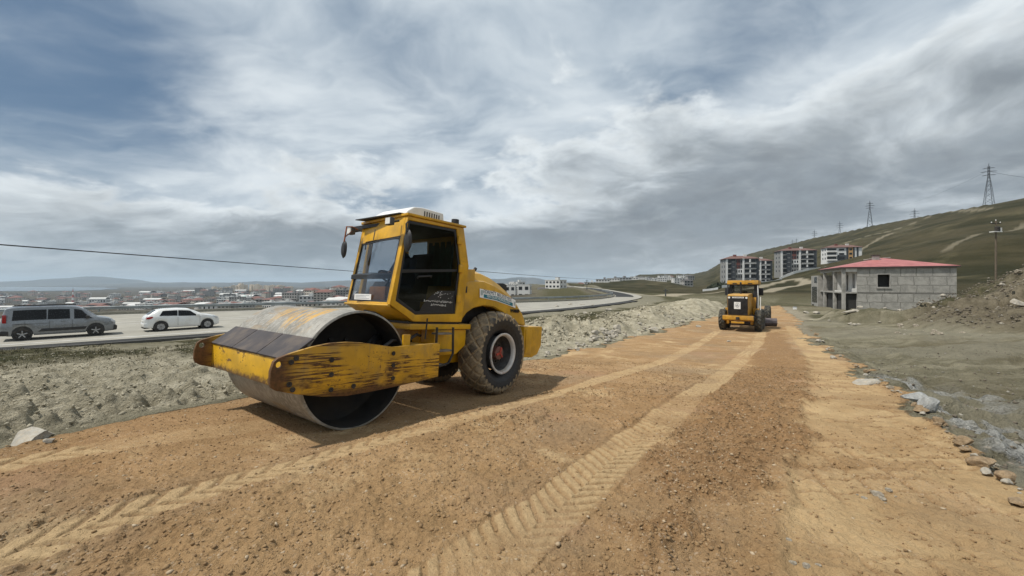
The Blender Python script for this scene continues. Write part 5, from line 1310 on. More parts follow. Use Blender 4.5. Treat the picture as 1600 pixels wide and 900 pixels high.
    setb('Base Color', c); setb('Roughness', .5); m_red_roof = m
    z0, z1, o = H2+.16, H2+1.45, .28
    P = [(-o, -o, z0), (W+o, -o, z0), (W+o, D+.5, z0), (-o, D+.5, z0), (W/2, 4.6, z1), (W/2, 7.2, z1)]
    rf = MB().add(P, [(0, 1, 4), (1, 2, 5, 4), (2, 3, 5), (3, 0, 4, 5), (3, 2, 1, 0)]).build('roof', m_red_roof, root)
    MB().bx(-o+.02, W+o-.02, -o+.02, D+.48, H2+.002, z0-.003).build('eave_board', mat('dark_eave', (.06, .045, .042), .8), root)
    ch = MB().bx(W/2-1.2, W/2-.6, 3.4, 4.0, z0+.5, z1+.25).build('chimney', m_conc2, rf); MB().bx(W/2-1.28, W/2-.52, 3.32, 4.08, z1+.25, z1+.34).build('cap', m_shade_cap, ch)
    MB().prism([(W/2-1.2, z1-.12), (W/2+.9, z1+.03), (W/2+.9, z1+.06), (W/2-1.2, z1-.07)], 4.7, 7.1).build('bare_sheet', m_plaster, rf)
    MB().tube([(2.9, -.12, -.8), (2.9, -.12, .35)], .05, 8).build('drain_pipe', m_white, root)
house()

# ------------------------------------------------------------------ apartment blocks on the slope
m_apdark = mat('anthracite_cladding', (.045, .05, .056), .6, var=.15)
m_apwhite = mat('white_render', (.66, .66, .64), .8, var=.08, scale=1)
m_apgrey = mat('light_grey_render', (.24, .24, .23), .8, var=.1, scale=1)
m_apbrown = mat('brown_red_render', (.16, .060, .050), .8, var=.1)
m_aporange = mat('ochre_render', (.46, .28, .12), .8, var=.1)
m_tile = mat('brown_roof_tiles', (.14, .075, .062), .85, var=.25, scale=3)
def seat(o, px, Y, yb):
    """stand at a pixel column and depth; the floor sits on the slope there"""
    X = atz(px, Y); o.location = (X, Y, min(gz(X, Y), CAMZ+(HOR-yb)/FPX*Y)); return o
def apartment(label, px, Y, yb, W, D, floors, rot, scheme, grp):
    root = empty('apartment_block', (0, 0, 0), rot, label, 'apartment block', grp); seat(root, px, Y, yb)
    H = floors*3.05
    MB().bx(-W/2, W/2, 0, D, -5, H).build('wall', m_apgrey if scheme != 2 else m_apwhite, root)
    f = lambda a: -W/2+a*W
    if scheme != 2:
        MB().bx(f(.145), f(.285), -.30, -.002, -3, H+.1).build('cladding', m_apdark, root)
        MB().bx(f(.90), f(.985), -.35, -.002, -3, H+.2).build('cladding', m_apdark, root)
        MB().bx(f(.50), f(.555), -.45, -.002, -3, H+.5).build('pilaster', m_apwhite, root)
        MB().bx(f(.315), f(.43), -.12, -.002, H*.62, H).build('cladding', m_apbrown, root)
        MB().bx(f(.355), f(.50), -.14, -.004, H*.40, H*.60).build('cladding', m_apwhite, root)
        MB().bx(f(-.002), f(.05), -.3, -.002, -3, H).build('pilaster', m_apwhite, root)
    else:
        MB().bx(f(.30), f(.55), -.15, -.002, 0, H*.42).build('cladding', m_apdark, root)
        MB().bx(f(.56), f(.62), -.25, -.002, 0, H).build('cladding', m_apdark, root)
        MB().bx(f(.62), f(.74), -.3, -.002, 0, H).build('cladding', m_aporange, root)
        MB().bx(f(.74), f(.79), -.25, -.002, 0, H).build('cladding', m_apdark, root)
        MB().bx(f(.85), f(.90), -.15, -.002, H*.1, H).build('cladding', m_apdark, root)
    for k in range(floors):
        z = k*3.05
        if scheme != 2:
            for a, b in ((.31, .345), (.375, .415), (.445, .485)):
                MB().bx(f(a), f(b), -.17, -.15, z+.9, z+2.5).build('window', m_hole, root)
            for a, b in ((.17, .26),): MB().bx(f(a), f(b), -.325, -.303, z+1.1, z+1.5).build('window', m_apgrey, root)
            rec = MB().bx(f(.565), f(.895), -.03, -.002, z+.15, z+2.75).build('balcony', m_hole, root)  # flat dark sheet paints the shade of a balcony recess
            MB().bx(f(.565), f(.895), -1.35, -.031, z, z+.20).build('slab', m_apwhite, rec)
            MB().bx(f(.565), f(.895), -1.35, -1.25, z+.201, z+1.0).build('railing', m_apdark if k % 2 else m_apgrey, rec)
            MB().bx(f(.70), f(.735), -1.2, -.031, z+.201, z+2.9).build('divider', m_apwhite, rec)
            rec = MB().bx(f(.055), f(.14), -.03, -.002, z+.4, z+2.6).build('balcony', m_hole, root)  # narrow recess, its shade likewise a flat dark sheet
            MB().bx(f(.055), f(.142), -1.0, -.031, z+.1, z+.55).build('slab', m_apgrey, rec)
        else:
            rec = MB().bx(f(.01), f(.28), -.03, -.002, z+.3, z+2.7).build('balcony', m_hole, root)  # recess shade painted as a dark sheet on the wall
            MB().bx(f(.01), f(.28), -1.3, -.031, z, z+1.0).build('slab', m_apwhite, rec)
            for a, b in ((.64, .72),): MB().bx(f(a), f(b), -.32, -.303, z+.9, z+2.4).build('window', m_hole, root)
            MB().bx(f(.35), f(.50), -.17, -.153, z+1.0, z+2.3).build('window', m_hole, root)
        for yy in (D*.25, D*.65):                     # gable windows
            MB().bx(-W/2-.02, -W/2-.002, yy-.7, yy+.7, z+.9, z+2.4).build('window', m_hole, root)
    o = .8
    P = [(-W/2-o, -o, H+.15), (W/2+o, -o, H+.15), (W/2+o, D+o, H+.15), (-W/2-o, D+o, H+.15), (-W/4, D/2, H+2.2), (W/4, D/2, H+2.2)]
    rf = MB().add(P, [(0, 1, 5, 4), (1, 2, 5), (2, 3, 4, 5), (3, 0, 4), (3, 2, 1, 0)]).build('roof', m_tile, root)
    for a in (.3, .62): MB().bx(f(a), f(a)+1.6, D*.35, D*.35+1.4, H+1.2, H+2.9).build('chimney', m_apbrown if a < .5 else m_plaster, rf)
    return root
A_ = 'apartment blocks on the hillside'
apartment('dark and white five storey apartment block lowest on the hillside above the grader', 1160, 242, 437.5, 18, 12, 5, -R(12), 0, A_)
apartment('grey and white apartment block standing just behind the lowest block on the slope', 1187, 268, 432, 15, 14, 5, -R(14), 1, A_)
apartment('dark and white five storey apartment block standing alone in the middle of the slope', 1248, 275, 421, 21.5, 12, 5, -R(14), 0, A_)
apartment('low white apartment block with ochre panel highest on the slope above the concrete house', 1319, 285, 407, 21.0, 9, 3, -R(16), 2, A_)
def low_wall(name, label, pts, h, m):
    mb = MB(); rows = []
    q = [(atz(px, Y), Y) for px, Y in pts]
    q = [(a[0]*(1-k/5)+b[0]*k/5, a[1]*(1-k/5)+b[1]*k/5) for a, b in zip(q, q[1:]) for k in range(5)]+[q[-1]]
    for x, y in q:
        g = gz(x, y); rows.append([(x, y, g-.6), (x, y, g+h), (x+.1, y+.35, g+h), (x+.1, y+.35, g-.6)])
    mb.grid(rows); return tag(mb.build(name, m, fixn=True), label, 'wall')
low_wall('retaining_wall', 'white boundary wall below the lowest apartment block on the slope', [(1128, 222), (1160, 224), (1190, 232), (1222, 246)], 1.5, m_apwhite)
low_wall('retaining_wall', 'white terrace wall at the foot of the middle apartment block', [(1218, 262), (1240, 262), (1262, 264), (1282, 270)], 1.5, m_apwhite)
low_wall('retaining_wall', 'white terrace wall at the foot of the highest apartment block', [(1288, 268), (1305, 268), (1322, 268)], 1.5, m_apwhite)
low_wall('retaining_wall', 'short white wall left of the grader at the foot of the hill', [(1098, 215), (1110, 214), (1122, 213)], 1.2, m_apwhite)

# ------------------------------------------------------------------ pylons, poles and wires
m_pyl = mat('grey_pylon_steel', (.075, .082, .088), .6, .4, var=.2)
def pylon(px, Y, ytop, label, grp, thick):
    X = atz(px, Y); g = gz(X, Y); top = CAMZ+(HOR-ytop)/FPX*Y; H = max(22, min(62, top-g)); z0 = top-H
    root = empty('pylon', (X, Y, z0), R(-35), label, 'pylon', grp)
    s = H/36; wid = lambda z: (3.1*(1-z/26) + .55*z/26 if z < 26 else .55)*s if True else 0
    legs = MB()
    for sx in (-1, 1):
        for sy in (-1, 1): legs.tube([(sx*wid(z), sy*wid(z), z*s-(3 if z == 0 else 0)) for z in (0, 13, 26, 35)], thick*.75, 5)
    zs = [0, 5.5, 10.5, 15, 19, 22.5, 26, 29, 32, 35]
    for a, b in zip(zs, zs[1:]):
        for k in range(4):
            c = [(-1, -1), (1, -1), (1, 1), (-1, 1)]; p, q = c[k], c[(k+1) % 4]
            legs.tube([(p[0]*wid(a), p[1]*wid(a), a*s), (q[0]*wid(b), q[1]*wid(b), b*s)], thick*.42, 4)
            legs.tube([(q[0]*wid(a), q[1]*wid(a), a*s), (p[0]*wid(b), p[1]*wid(b), b*s)], thick*.42, 4)
    legs.build('lattice_tower', m_pyl, root)
    for z, w in ((26.5, 4.4), (29.8, 5.2), (33.0, 3.8)):
        MB().tube([(-w*s, 0, z*s), (0, 0, (z+.9)*s), (w*s, 0, z*s)], thick*.7, 4).tube([(-w*s, 0, z*s), (w*s, 0, z*s)], thick*.7, 4).build('cross_arm', m_pyl, root)
    MB().tube([(0, 0, 35*s), (0, 0, 37.5*s)], thick, 4).build('peak', m_pyl, root)
    return (X, Y, z0, H)
G_ = 'pylons along the ridge'
py_ = [pylon(1545, 380, 258, 'tallest lattice pylon standing on the ridge at the right', G_, .20),
       pylon(1359, 600, 315, 'lattice pylon on the ridge above the red roofed house', G_, .24),
       pylon(1429, 900, 327, 'half hidden pylon top rising behind the ridge between the two tallest pylons', G_, .26),
       pylon(1312, 1150, 347, 'pylon rising behind the ridge above the low white apartment block', G_, .32),
       pylon(1272.5, 1330, 360, 'small pylon behind the ridge above the middle apartment block', G_, .36),
       pylon(1244.5, 1650, 373, 'tiny pylon behind the ridge, one of a close pair over the middle block', G_, .36),
       pylon(1238, 1800, 375, 'faintest tiny pylon on the skyline beside its twin over the slope', G_, .36)]
m_wire = mat('black_cable', (.02, .02, .02), .6)
def wire(name, label, a, b, sag, r, cat='cable', n=24):
    a, b = Vector(a), Vector(b); p0 = a.copy()
    pts = [a.lerp(b, k/n)-Vector((0, 0, sag*4*(k/n)*(1-k/n)))-p0 for k in range(n+1)]
    o = MB().tube(pts, r, 5).build(name, m_wire, smooth=True); o.location = p0
    return tag(o, label, cat)
def seen(px, py, Y): return (atz(px, Y), Y, CAMZ+(HOR-py)/FPX*Y)
wire('overhead_cable', 'black overhead cable sagging across the sky left of the roller', tuple(1.5*p-.5*q for p, q in zip(seen(-190, 365, 24), seen(720, 436, 135))), seen(720, 436, 135), .12, .048)
wire('overhead_cable', 'thin cable running from behind the roller hood towards the far white houses', seen(690, 419, 100), seen(955, 437, 330), .6, .07)
wire('power_line', 'power line running off the tallest pylon towards the right edge', seen(1546, 268, 380), seen(1720, 282, 330), 3, .10)
wire('power_line', 'power line strung between the two tallest ridge pylons', seen(1359.5, 326, 600), seen(1541, 268, 380), 9, .05)
def utility_pole():
    Y = 74; X = atz(1556, Y); g = gz(X, Y); top = CAMZ+(HOR-345)/FPX*Y
    root = empty('utility_pole', (X, Y, g), 0, 'weathered wooden utility pole with a small white transformer on the hillside', 'utility pole')
    h = top-g
    MB().tube([(0, 0, -.5), (0, 0, h*.5), (.03, 0, h)], [.16, .14, .11], 10).build('post', mat('weathered_wood', (.13, .10, .07), .9, var=.3), root, smooth=True)
    MB().bx(-.9, .9, -.06, .06, h-.55, h-.40).build('cross_arm', m_darkmetal, root)
    for x in (-.8, 0, .8): MB().lathe([(.001, 0), (.05, 0), (.09, .06), (.05, .12), (.09, .18), (.001, .24)], (x, 0, h-.395 if x else h), 'z', 8).build('insulator', m_white, root, smooth=True)
    tr = MB().bx(-.75, .75, -.40, .40, h-2.1, h-1.95).build('platform', m_white, root)
    MB().lathe([(.001, 0), (.32, 0), (.34, .1), (.34, .8), (.2, .9), (.001, .9)], (.15, -.1, h-1.945), 'z', 14).build('transformer', m_darkmetal, tr, smooth=True)
    MB().bx(.45, .72, -.35, -.1, h-1.945, h-1.3).build('fuse_box', m_white, tr)
utility_pole()
def lamp_pole(px, Y, ytop, yb, label):
    X = atz(px, Y); g = min(gz(X, Y), CAMZ+(HOR-yb)/FPX*Y); h = CAMZ+(HOR-ytop)/FPX*Y-g
    root = empty('utility_pole', (X, Y, g), 0, label, 'utility pole', 'poles by the far road')
    MB().tube([(0, 0, -.5), (0, 0, h)], [.20, .13], 6).build('post', m_pyl, root); MB().bx(-.8, .8, -.06, .06, h-.7, h-.5).build('cross_arm', m_pyl, root)
lamp_pole(917, 210, 437, 452, 'thin grey pole standing at the far bend of the highway')
lamp_pole(1040, 118, 451, 459, 'short dark pole standing where the pale side track leaves the highway')

# ------------------------------------------------------------------ the white town and the houses by the bend
m_wallA = mat('town_white', (.62, .61, .58), .85, var=.08, scale=.3); m_wallB = mat('town_cream', (.50, .46, .40), .85, var=.1, scale=.3); m_wallC = mat('town_grey', (.34, .33, .31), .85, var=.12, scale=.3)
m_roofR = mat('town_red_roof', (.165, .078, .064), .85, var=.3, scale=.3); m_roofG = mat('town_grey_roof', (.22, .22, .215), .8, var=.2, scale=.3); m_roofW = mat('town_pale_roof', (.52, .52, .50), .7, var=.15, scale=.3); m_roofD = mat('town_dark_roof', (.09, .082, .078), .85, var=.2, scale=.3)
def block(name, W, D, H, wall, roofm, kind, floors, bays, deep=6, win=True):
    """a small building: walls, roof and window openings in one look (seen a few pixels high)"""
    mb = MB(); mb.bx(-W/2, W/2, 0, D, -deep, H)
    mb.cur = 1
    if kind == 'hip':
        o = .5; P = [(-W/2-o, -o, H+.05), (W/2+o, -o, H+.05), (W/2+o, D+o, H+.05), (-W/2-o, D+o, H+.05), (-W/2+D*.45, D/2, H+D*.20), (W/2-D*.45, D/2, H+D*.20)]
        if W < D: P[4] = (0, D*.4, H+W*.2); P[5] = (0.01, D*.6, H+W*.2)
        mb.add(P, [(0, 1, 5, 4), (1, 2, 5), (2, 3, 4, 5), (3, 0, 4), (3, 2, 1, 0)])
    elif kind == 'gable':
        o = .4; P = [(-W/2-o, -o, H+.02), (W/2+o, -o, H+.02), (W/2+o, D+o, H+.02), (-W/2-o, D+o, H+.02), (-W/2-o, D/2, H+D*.13), (W/2+o, D/2, H+D*.13)]
        mb.add(P, [(0, 1, 5, 4), (2, 3, 4, 5), (1, 2, 5), (3, 0, 4), (3, 2, 1, 0)])
    elif kind == 'vault':
        rows = [[(x, D/2-D*.52*math.cos(PI*k/10), H+D*.16*math.sin(PI*k/10)) for x in (-W/2-.3, W/2+.3)] for k in range(11)]
        mb.grid(rows); 
    elif kind == 'plain': mb.bx(-W/2-.12, W/2+.12, -.12, D+.12, H+.02, H+.3)
    else:
        mb.bx(-W/2-.15, W/2+.15, -.15, D+.15, H+.02, H+.5); mb.bx(W*.05, W*.05+3, D*.3, D*.3+3, H+.5, H+2.6)
    if win:
        mb.cur = 2
        for k in range(floors):
            z = k*H/floors
            for b in range(bays):
                x = -W/2+W*(b+.5)/bays; w = W/bays*.28
                mb.bx(x-w, x+w, -.06, -.02, z+H/floors*.32, z+H/floors*.78)
        for k in range(floors):
            for b in range(max(1, int(D/5))):
                y = D*(b+.5)/max(1, int(D/5)); z = k*H/floors
                for s in (-1, 1): mb.bx(s*(W/2+.02), s*(W/2+.06), y-.8, y+.8, z+H/floors*.32, z+H/floors*.78)
    return mb.build(name, [wall, roofm, m_hole])
def clone(src, x, y, z, rz, s, label=None, group=None):
    c = src.copy(); COL.objects.link(c); c.location = (x, y, z); c.rotation_euler = (0, 0, rz); c.scale = s
    if label: c['label'] = label
    if group: c['group'] = group
    return c
def put(src, px, Y, yb, rz, s, label, cat, group=None, first=[]):
    X = atz(px, Y); g = gz(X, Y); z = CAMZ+(HOR-yb)/FPX*Y if yb is not None else g
    z = min(z, g+1.0) if yb is not None else g
    o = src if src.name not in first else clone(src, 0, 0, 0, 0, (1, 1, 1))
    first.append(src.name)
    o.location = (X, Y, z); o.rotation_euler = (0, 0, rz); o.scale = s
    for k in ('group',):
        if k in o: del o[k]
    return tag(o, label, cat, group)
# two white cubes behind the roller's hood
villa = block('white_house', 12, 10, 6.6, m_wallA, m_roofW, 'plain', 2, 2, 8)
put(villa, 818, 178, 468.5, -R(12), (.46, .5, 1), 'larger white two storey cube house just beyond the highway behind the roller hood', 'house', 'white houses by the highway bend')
put(villa, 797, 186, 468.5, -R(8), (.40, .5, 1), 'narrow white house half hidden behind the end of the roller hood', 'house', 'white houses by the highway bend')
chal = block('gabled_house', 9, 9, 6.5, m_wallA, m_roofD, 'gable', 2, 3, 8)
for px, Y, yb, s, lab in ((848, 330, 463.5, 1, 'white gabled house with dark front beyond the highway, first of a row'), (860, 335, 463, .95, 'white gabled house beside its look-alike beyond the highway'), (873, 380, 461, .9, 'small white house between the gabled pair and the bend'), (889, 365, 461, 1.0, 'white gabled house nearest the bend, standing apart from the pair')):
    put(chal, px, Y, yb, R(rnd.uniform(-25, 15)), (s, s, s), lab, 'house', 'white houses by the highway bend')
terr = [block('town_house', 16, 12, 10.5, m_wallA, m_roofW, 'flat', 4, 4, 9), block('town_house', 14, 12, 9.5, m_wallB, m_roofR, 'hip', 3, 4, 9), block('town_house', 20, 12, 12, m_wallA, m_roofG, 'flat', 4, 5, 9), block('town_house', 12, 10, 7, m_wallC, m_roofD, 'hip', 2, 3, 9)]
LB = ['flat roofed white block in the hillside town beyond the highway bend', 'cream house under a red hipped roof in the hillside town', 'long white terrace block in the hillside town', 'small grey house with dark roof in the hillside town']
spots = [(942, 560, 452, 2), (950, 590, 451, 0), (958, 570, 450, 2), (964, 620, 449, 0), (970, 640, 448, 3), (975, 600, 447, 2), (984, 680, 446.5, 1), (989, 720, 444, 0), (994, 820, 442, 2), (1000, 780, 443.5, 2), (1007, 800, 443, 0), (1012, 840, 442, 2), (1018, 760, 443.5, 0), (1024, 780, 443.5, 2), (1029, 770, 444, 0), (1035, 690, 445, 0), (1039, 860, 440, 2), (1044, 850, 439, 0), (1050, 880, 439.5, 1), (1056, 640, 446, 3), (1062, 600, 445.5, 0), (1066, 860, 439, 2), (1076, 560, 443, 3), (1080, 760, 438, 3), (930, 640, 452, 3), (922, 600, 453, 0), (908, 700, 452.5, 1)]
for px, Y, yb, k in spots:
    q = rnd.uniform(.85, 1.15); put(terr[k], px, Y, yb, R(rnd.uniform(-30, 10)), (q, q, rnd.uniform(.85, 1.15)), LB[k], 'house', 'houses of the hillside town, type %s' % 'ABCD'[k])

# ------------------------------------------------------------------ the city on the plain
_Yc = np.exp(np.linspace(math.log(45), math.log(7000), 500))
def plain_at(px, py):
    X = (px-800)/FPX*_Yc; z, M = terrain(X, _Yc, None, False)
    row = HOR-z/_Yc*FPX; ok = (M['dL'] > 12) & (row <= py)
    i = np.argmax(ok) if ok.any() else len(_Yc)-1
    return X[i], _Yc[i], z[i]+CAMZ
m_tower = mat('beige_tower_render', (.78, .68, .55), .85, var=.06, scale=.05)
T_ = [(block('low_house', 13, 11, 5.5, m_wallB, m_roofR, 'hip', 2, 3), 'small cream house with red hipped roof in the city on the plain', 'house'),
      (block('low_house', 12, 10, 5.2, m_wallC, m_roofD, 'gable', 2, 3), 'small grey house with dark gabled roof in the city on the plain', 'house'),
      (block('flat_roofed_house', 14, 12, 7, m_wallA, m_roofW, 'flat', 2, 4), 'pale flat roofed house in the city on the plain', 'house'),
      (block('flat_block', 20, 14, 13, m_wallC, m_roofG, 'flat', 4, 6), 'grey four storey block in the city on the plain', 'apartment block'),
      (block('flat_block', 18, 14, 14, m_wallB, m_roofR, 'hip', 5, 5), 'cream block with red roof in the city on the plain', 'apartment block'),
      (block('warehouse', 34, 20, 7, m_wallA, m_roofW, 'vault', 1, 6), 'pale vaulted warehouse in the city on the plain', 'warehouse'),
      (block('warehouse', 30, 18, 6.5, m_roofG, m_roofR, 'gable', 1, 5), 'long shed with red gabled roof in the city on the plain', 'warehouse'),
      (block('tower_block', 20, 18, 42, m_tower, m_tower, 'flat', 13, 5, 30), 'beige high rise tower in the cluster on the far plain', 'tower block')]
def city():
    n = 0; cr = random.Random(77); used = set()
    def place(k, px, py, sc, lab=None, grp=None, cat=None, rz=None, hs=1.0, sx=1.0):
        nonlocal n
        src, L, C_ = T_[k]; x, y, z = plain_at(px, py)
        o = src if k not in used else clone(src, 0, 0, 0, 0, (1, 1, 1)); used.add(k)
        o.location = (x, y, z); o.rotation_euler = (0, 0, R(cr.uniform(-40, 40)) if rz is None else rz); o.scale = (sc*sx, sc, sc*hs)
        if 'group' in o: del o['group']
        tag(o, lab or L, cat or C_, grp or ('city buildings: '+L.split(' in the')[0])); n += 1
        return o
    # singled-out buildings
    place(5, 152, 474, 1.15, 'large white factory hall with vertical fins near the red and white mast', 'large halls of the city', rz=R(20), hs=1.5)
    place(5, 32, 474.5, 1.0, 'pale vaulted hall seen over the roof of the grey van', 'large halls of the city', rz=R(10))
    place(5, 56, 476, .8, 'grey ribbed hall right of the vaulted hall over the van', 'large halls of the city', rz=R(5), hs=1.3)
    place(5, 96, 472, .9, 'low white hall left of the red and white mast', 'large halls of the city', rz=R(-5))
    place(2, 340, 489, .36, 'low beige building directly behind the guard rail near the drum', 'sheds by the guard rail', rz=R(-30), hs=.75, sx=1.6)
    place(3, 452, 475, 1.0, 'unfinished concrete frame block left of the roller cab', 'unfinished blocks', rz=R(-10))
    place(3, 490, 470, 1.0, 'dark long office block just left of the roller cab', 'unfinished blocks', rz=R(-5), sx=1.8)
    place(5, 530, 466, 1.2, 'long white hall roof just left of the roller cab', 'large halls of the city', rz=R(-8), sx=1.5)
    place(6, 262, 482, .8, 'long dark red roofed shed above the white hatchback', 'red roofed sheds', rz=R(-22), sx=1.3)
    place(6, 30, 481, .55, 'red roofed shed over the rear of the grey van', 'red roofed sheds', rz=R(10))
    place(4, 62, 486, .5, None, None)
    for i in range(30):                                  # the tower cluster
        px = 322+i*4.5+cr.uniform(-2, 2); place(7, px, 455.5-cr.uniform(0, 1.5), cr.uniform(.62, .80), rz=R(cr.uniform(-30, 30)), hs=cr.uniform(.75, 1.1)*(.55+.45*math.exp(-((px-395)/45)**2)))
    while n < 540:
        px = cr.uniform(-70, 556); py = 457.5+28*cr.random()**1.5
        if plain_at(px, py)[1] < 170: continue
        if px < 230 and py < 460: continue
        k = cr.choices([0, 1, 2, 3, 4, 5, 6], [5, 5, 6, 2.2, 2, .9, .7])[0]
        sc = cr.uniform(.85, 1.25)*(1.0 if py > 466 else 1.3)
        if py > 476: sc *= .72
        if py > 478 and k in (3, 4): k = 0
        place(k, px, py, sc)
    for i in range(16):
        px = cr.uniform(690, 930); place(cr.choice([0, 1, 2, 2]), px, cr.uniform(449.0, 452), cr.uniform(.9, 1.3), 'pale low house far beyond the highway bend', 'far houses beyond the bend')
city()
def mast():
    x, y, z = plain_at(114, 474); root = empty('radio_mast', (x, y, z), 0, 'red and white tapering mast rising above the city roofs', 'mast')
    H = (474-452)/FPX*y; mr = mat('mast_red', (.42, .10, .09), .7)
    for k in range(5):
        a, b = H*k/5, H*(k+1)/5; r = lambda t: (.6+(1-t)*2.6)*H/42
        MB().tube([(0, 0, a+.01), (0, 0, b)], [r(k/5), r((k+1)/5)], 8).build('mast_section', mr if k % 2 == 0 else m_apwhite, root)
    MB().tube([(0, 0, H), (0, 0, H*1.12)], .3, 6).build('mast_top', m_darkmetal, root)
mast()
def mosque():
    x, y, z = plain_at(381, 470); s = y/630
    root = empty('mosque', (x, y, z), R(10), 'pale green domed mosque between two white minarets in the city', 'mosque')
    mg = mat('pale_green_lead', (.26, .40, .36), .6, var=.1)
    MB().bx(-6*s, 6*s, 0, 9*s, -3, 4*s).build('wall', m_apwhite, root)
    MB().lathe([(5*s*math.cos(a), 4*s+4*s*math.sin(a)) for a in np.linspace(0, PI/2-.01, 9)], (0, 4.5*s, 0), 'z', 20).build('dome', mg, root, smooth=True)
    for px_ in (-9.5, 9.5):
        m_ = MB().tube([(px_*s, 2*s, -3), (px_*s, 2*s, 11*s)], .7*s, 8).build('minaret', m_apwhite, root, smooth=True)
        MB().lathe([(1.0*s, 8*s), (1.0*s, 8.6*s), (.6*s, 8.6*s)], (px_*s, 2*s, 0), 'z', 10).build('gallery', m_apwhite, m_)
        MB().lathe([(.75*s, 11*s), (.001, 13*s)], (px_*s, 2*s, 0), 'z', 8).build('spire', mg, m_)
mosque()

# ------------------------------------------------------------------ far trees on the plain: one mass
def leaf_mass(name, spots, m, seed, per=16):
    lr = np.random.RandomState(seed); V = []; F = []
    for (x, y, z, h, w) in spots:
        for k in range(per):
            d = lr.normal(size=3); d /= np.linalg.norm(d); rr_ = lr.rand()**.4
            c = np.array([x+d[0]*w*rr_, y+d[1]*w*rr_, z+h*.55+d[2]*h*.45*rr_]); s = w*lr.uniform(.28, .55)
            a = lr.normal(size=3); a /= np.linalg.norm(a); b = np.cross(a, lr.normal(size=3)); b /= np.linalg.norm(b)
            o = len(V); V += [c+a*s, c+b*s, c-a*s*.8, c-b*s*.9]; F.append((o, o+1, o+2, o+3))
    mb = MB(); mb.v = [tuple(v) for v in V]; mb.f = F; mb.mi = [0]*len(F)
    o = mb.build(name, m, fixn=False); o['kind'] = 'stuff'; return o
m_tree = mat('bare_brown_trees', (.062, .052, .042), .95, var=.4, scale=.05)
tr_ = random.Random(5); sp_ = []
for i in range(3600):
    px = tr_.uniform(-60, 940); py = 455.5+24*tr_.random()**1.8 if px < 640 else tr_.uniform(449, 454)
    if px < 260 and py < 458.5: py += 2
    x, y, z = plain_at(px, py); h = tr_.uniform(4, 9)
    if y < 380: continue; sp_.append((x, y, z, h, h*tr_.uniform(.4, .8)))
leaf_mass('distant_trees', sp_, m_tree, 3)
sp_ = []
for i in range(60):
    px = tr_.uniform(1106, 1136); Y = tr_.uniform(225, 250); X = atz(px, Y); sp_.append((X, Y, gz(X, Y), tr_.uniform(1.5, 3), tr_.uniform(1, 2)))
leaf_mass('shrubbery', sp_, mat('dark_green_shrubs', (.035, .045, .022), .9, var=.4, scale=.5), 8, 14)
# ------------------------------------------------------------------ stones
def rock_mesh(name, seed, m, sub=3, flat=.7, angular=.35):
    bm = bmesh.new(); bmesh.ops.create_icosphere(bm, subdivisions=sub, radius=1)
    P = np.array([v.co[:] for v in bm.verts]); rg = np.random.RandomState(seed)
    for k in range(9):                                   # chop with planes for broken faces
        d = rg.normal(size=3); d /= np.linalg.norm(d); lim = rg.uniform(.45, .85)
        h = P @ d; P = P - np.outer(np.clip(h-lim, 0, None), d)
    P = P*(1+.06*fbm(P[:, 0]*2+seed, P[:, 1]*2+P[:, 2]*1.7, 1.0, 3, None, seed)[:, None]); P[:, 2] *= flat
    for v, p in zip(bm.verts, P): v.co = p
    me = bpy.data.meshes.new(name); bm.to_mesh(me); bm.free(); me.materials.append(m)
    me.polygons.foreach_set('use_smooth', [True]*len(me.polygons)); me.set_sharp_from_angle(angle=R(28))
    return me
m_rockpale = mat('pale_limestone', (.36, .335, .285), .9, var=.25, scale=2, bump=.4, bscale=9, bdist=.05, dirt=(.33, .26, .17), dirt_amt=.5)
m_rockgrey = mat('blue_grey_clay_slab', (.33, .335, .325), .9, var=.3, scale=2, bump=.5, bscale=9, bdist=.05, dirt=(.20, .19, .16), dirt_amt=.5)
m_rockbrown = mat('earth_caked_rock', (.26, .178, .098), .95, var=.3, scale=2, bump=.5, bscale=8, bdist=.05, dirt=(.32, .25, .17), dirt_amt=.5)
m_rubble = mat('rubble_stone', (.30, .26, .20), .95, var=.4, scale=1.5, bump=.4, bscale=9, bdist=.05)
RK = {}
def rock(px, py, Y, size, kind, label, group=None, sink=.25, seed=None):
    """size in photograph pixels: (width, height)"""
    key = (kind, rnd.randrange(4) if seed is None else seed)
    if key not in RK: RK[key] = rock_mesh('rock', 10+hash(key[1]) % 97+len(RK), {'pale': m_rockpale, 'grey': m_rockgrey, 'brown': m_rockbrown, 'rubble': m_rubble}[kind])
    if Y is None:
        x0, y0 = gp(px, py)
        Ys = np.linspace(max(1.2, y0*.6), y0*2.0, 160); Xs = (px-800)/FPX*Ys; z, M = terrain(Xs, Ys); z, _ = relief(Xs, Ys, z, M, None)
        row = HOR-z/Ys*FPX; i = int(np.argmax(row <= py)); X, Yy, zz = Xs[i], Ys[i], z[i]+CAMZ
    else: X, Yy = atz(px, Y), Y; zz = gz(X, Yy)
    w, h = size[0]/FPX*Yy/2, size[1]/FPX*Yy/2
    o = bpy.data.objects.new('rock', RK[key]); COL.objects.link(o)
    o.scale = (w*1.08, w*rnd.uniform(.75, 1.0), h*1.55); o.location = (X, Yy, zz+h*(.8-sink)); o.rotation_euler = (rnd.uniform(-.15, .15), rnd.uniform(-.15, .15), rnd.uniform(-.5, .5))
    return tag(o, label, 'rock', group)
rock(53, 690, None, (66, 26), 'pale', 'long flat pale rock lying at the left edge of the dirt road', seed=0)
rock(78, 692, None, (16, 8), 'pale', 'small pale stone against the foot of the long flat rock', seed=1)
rock(965, 517, None, (14, 11), 'pale', 'round whitish boulder on the clay bank left of the grader', seed=2)
rock(1021, 519, None, (15, 9), 'pale', 'grey white split boulder on the bank nearest the grader', seed=3)
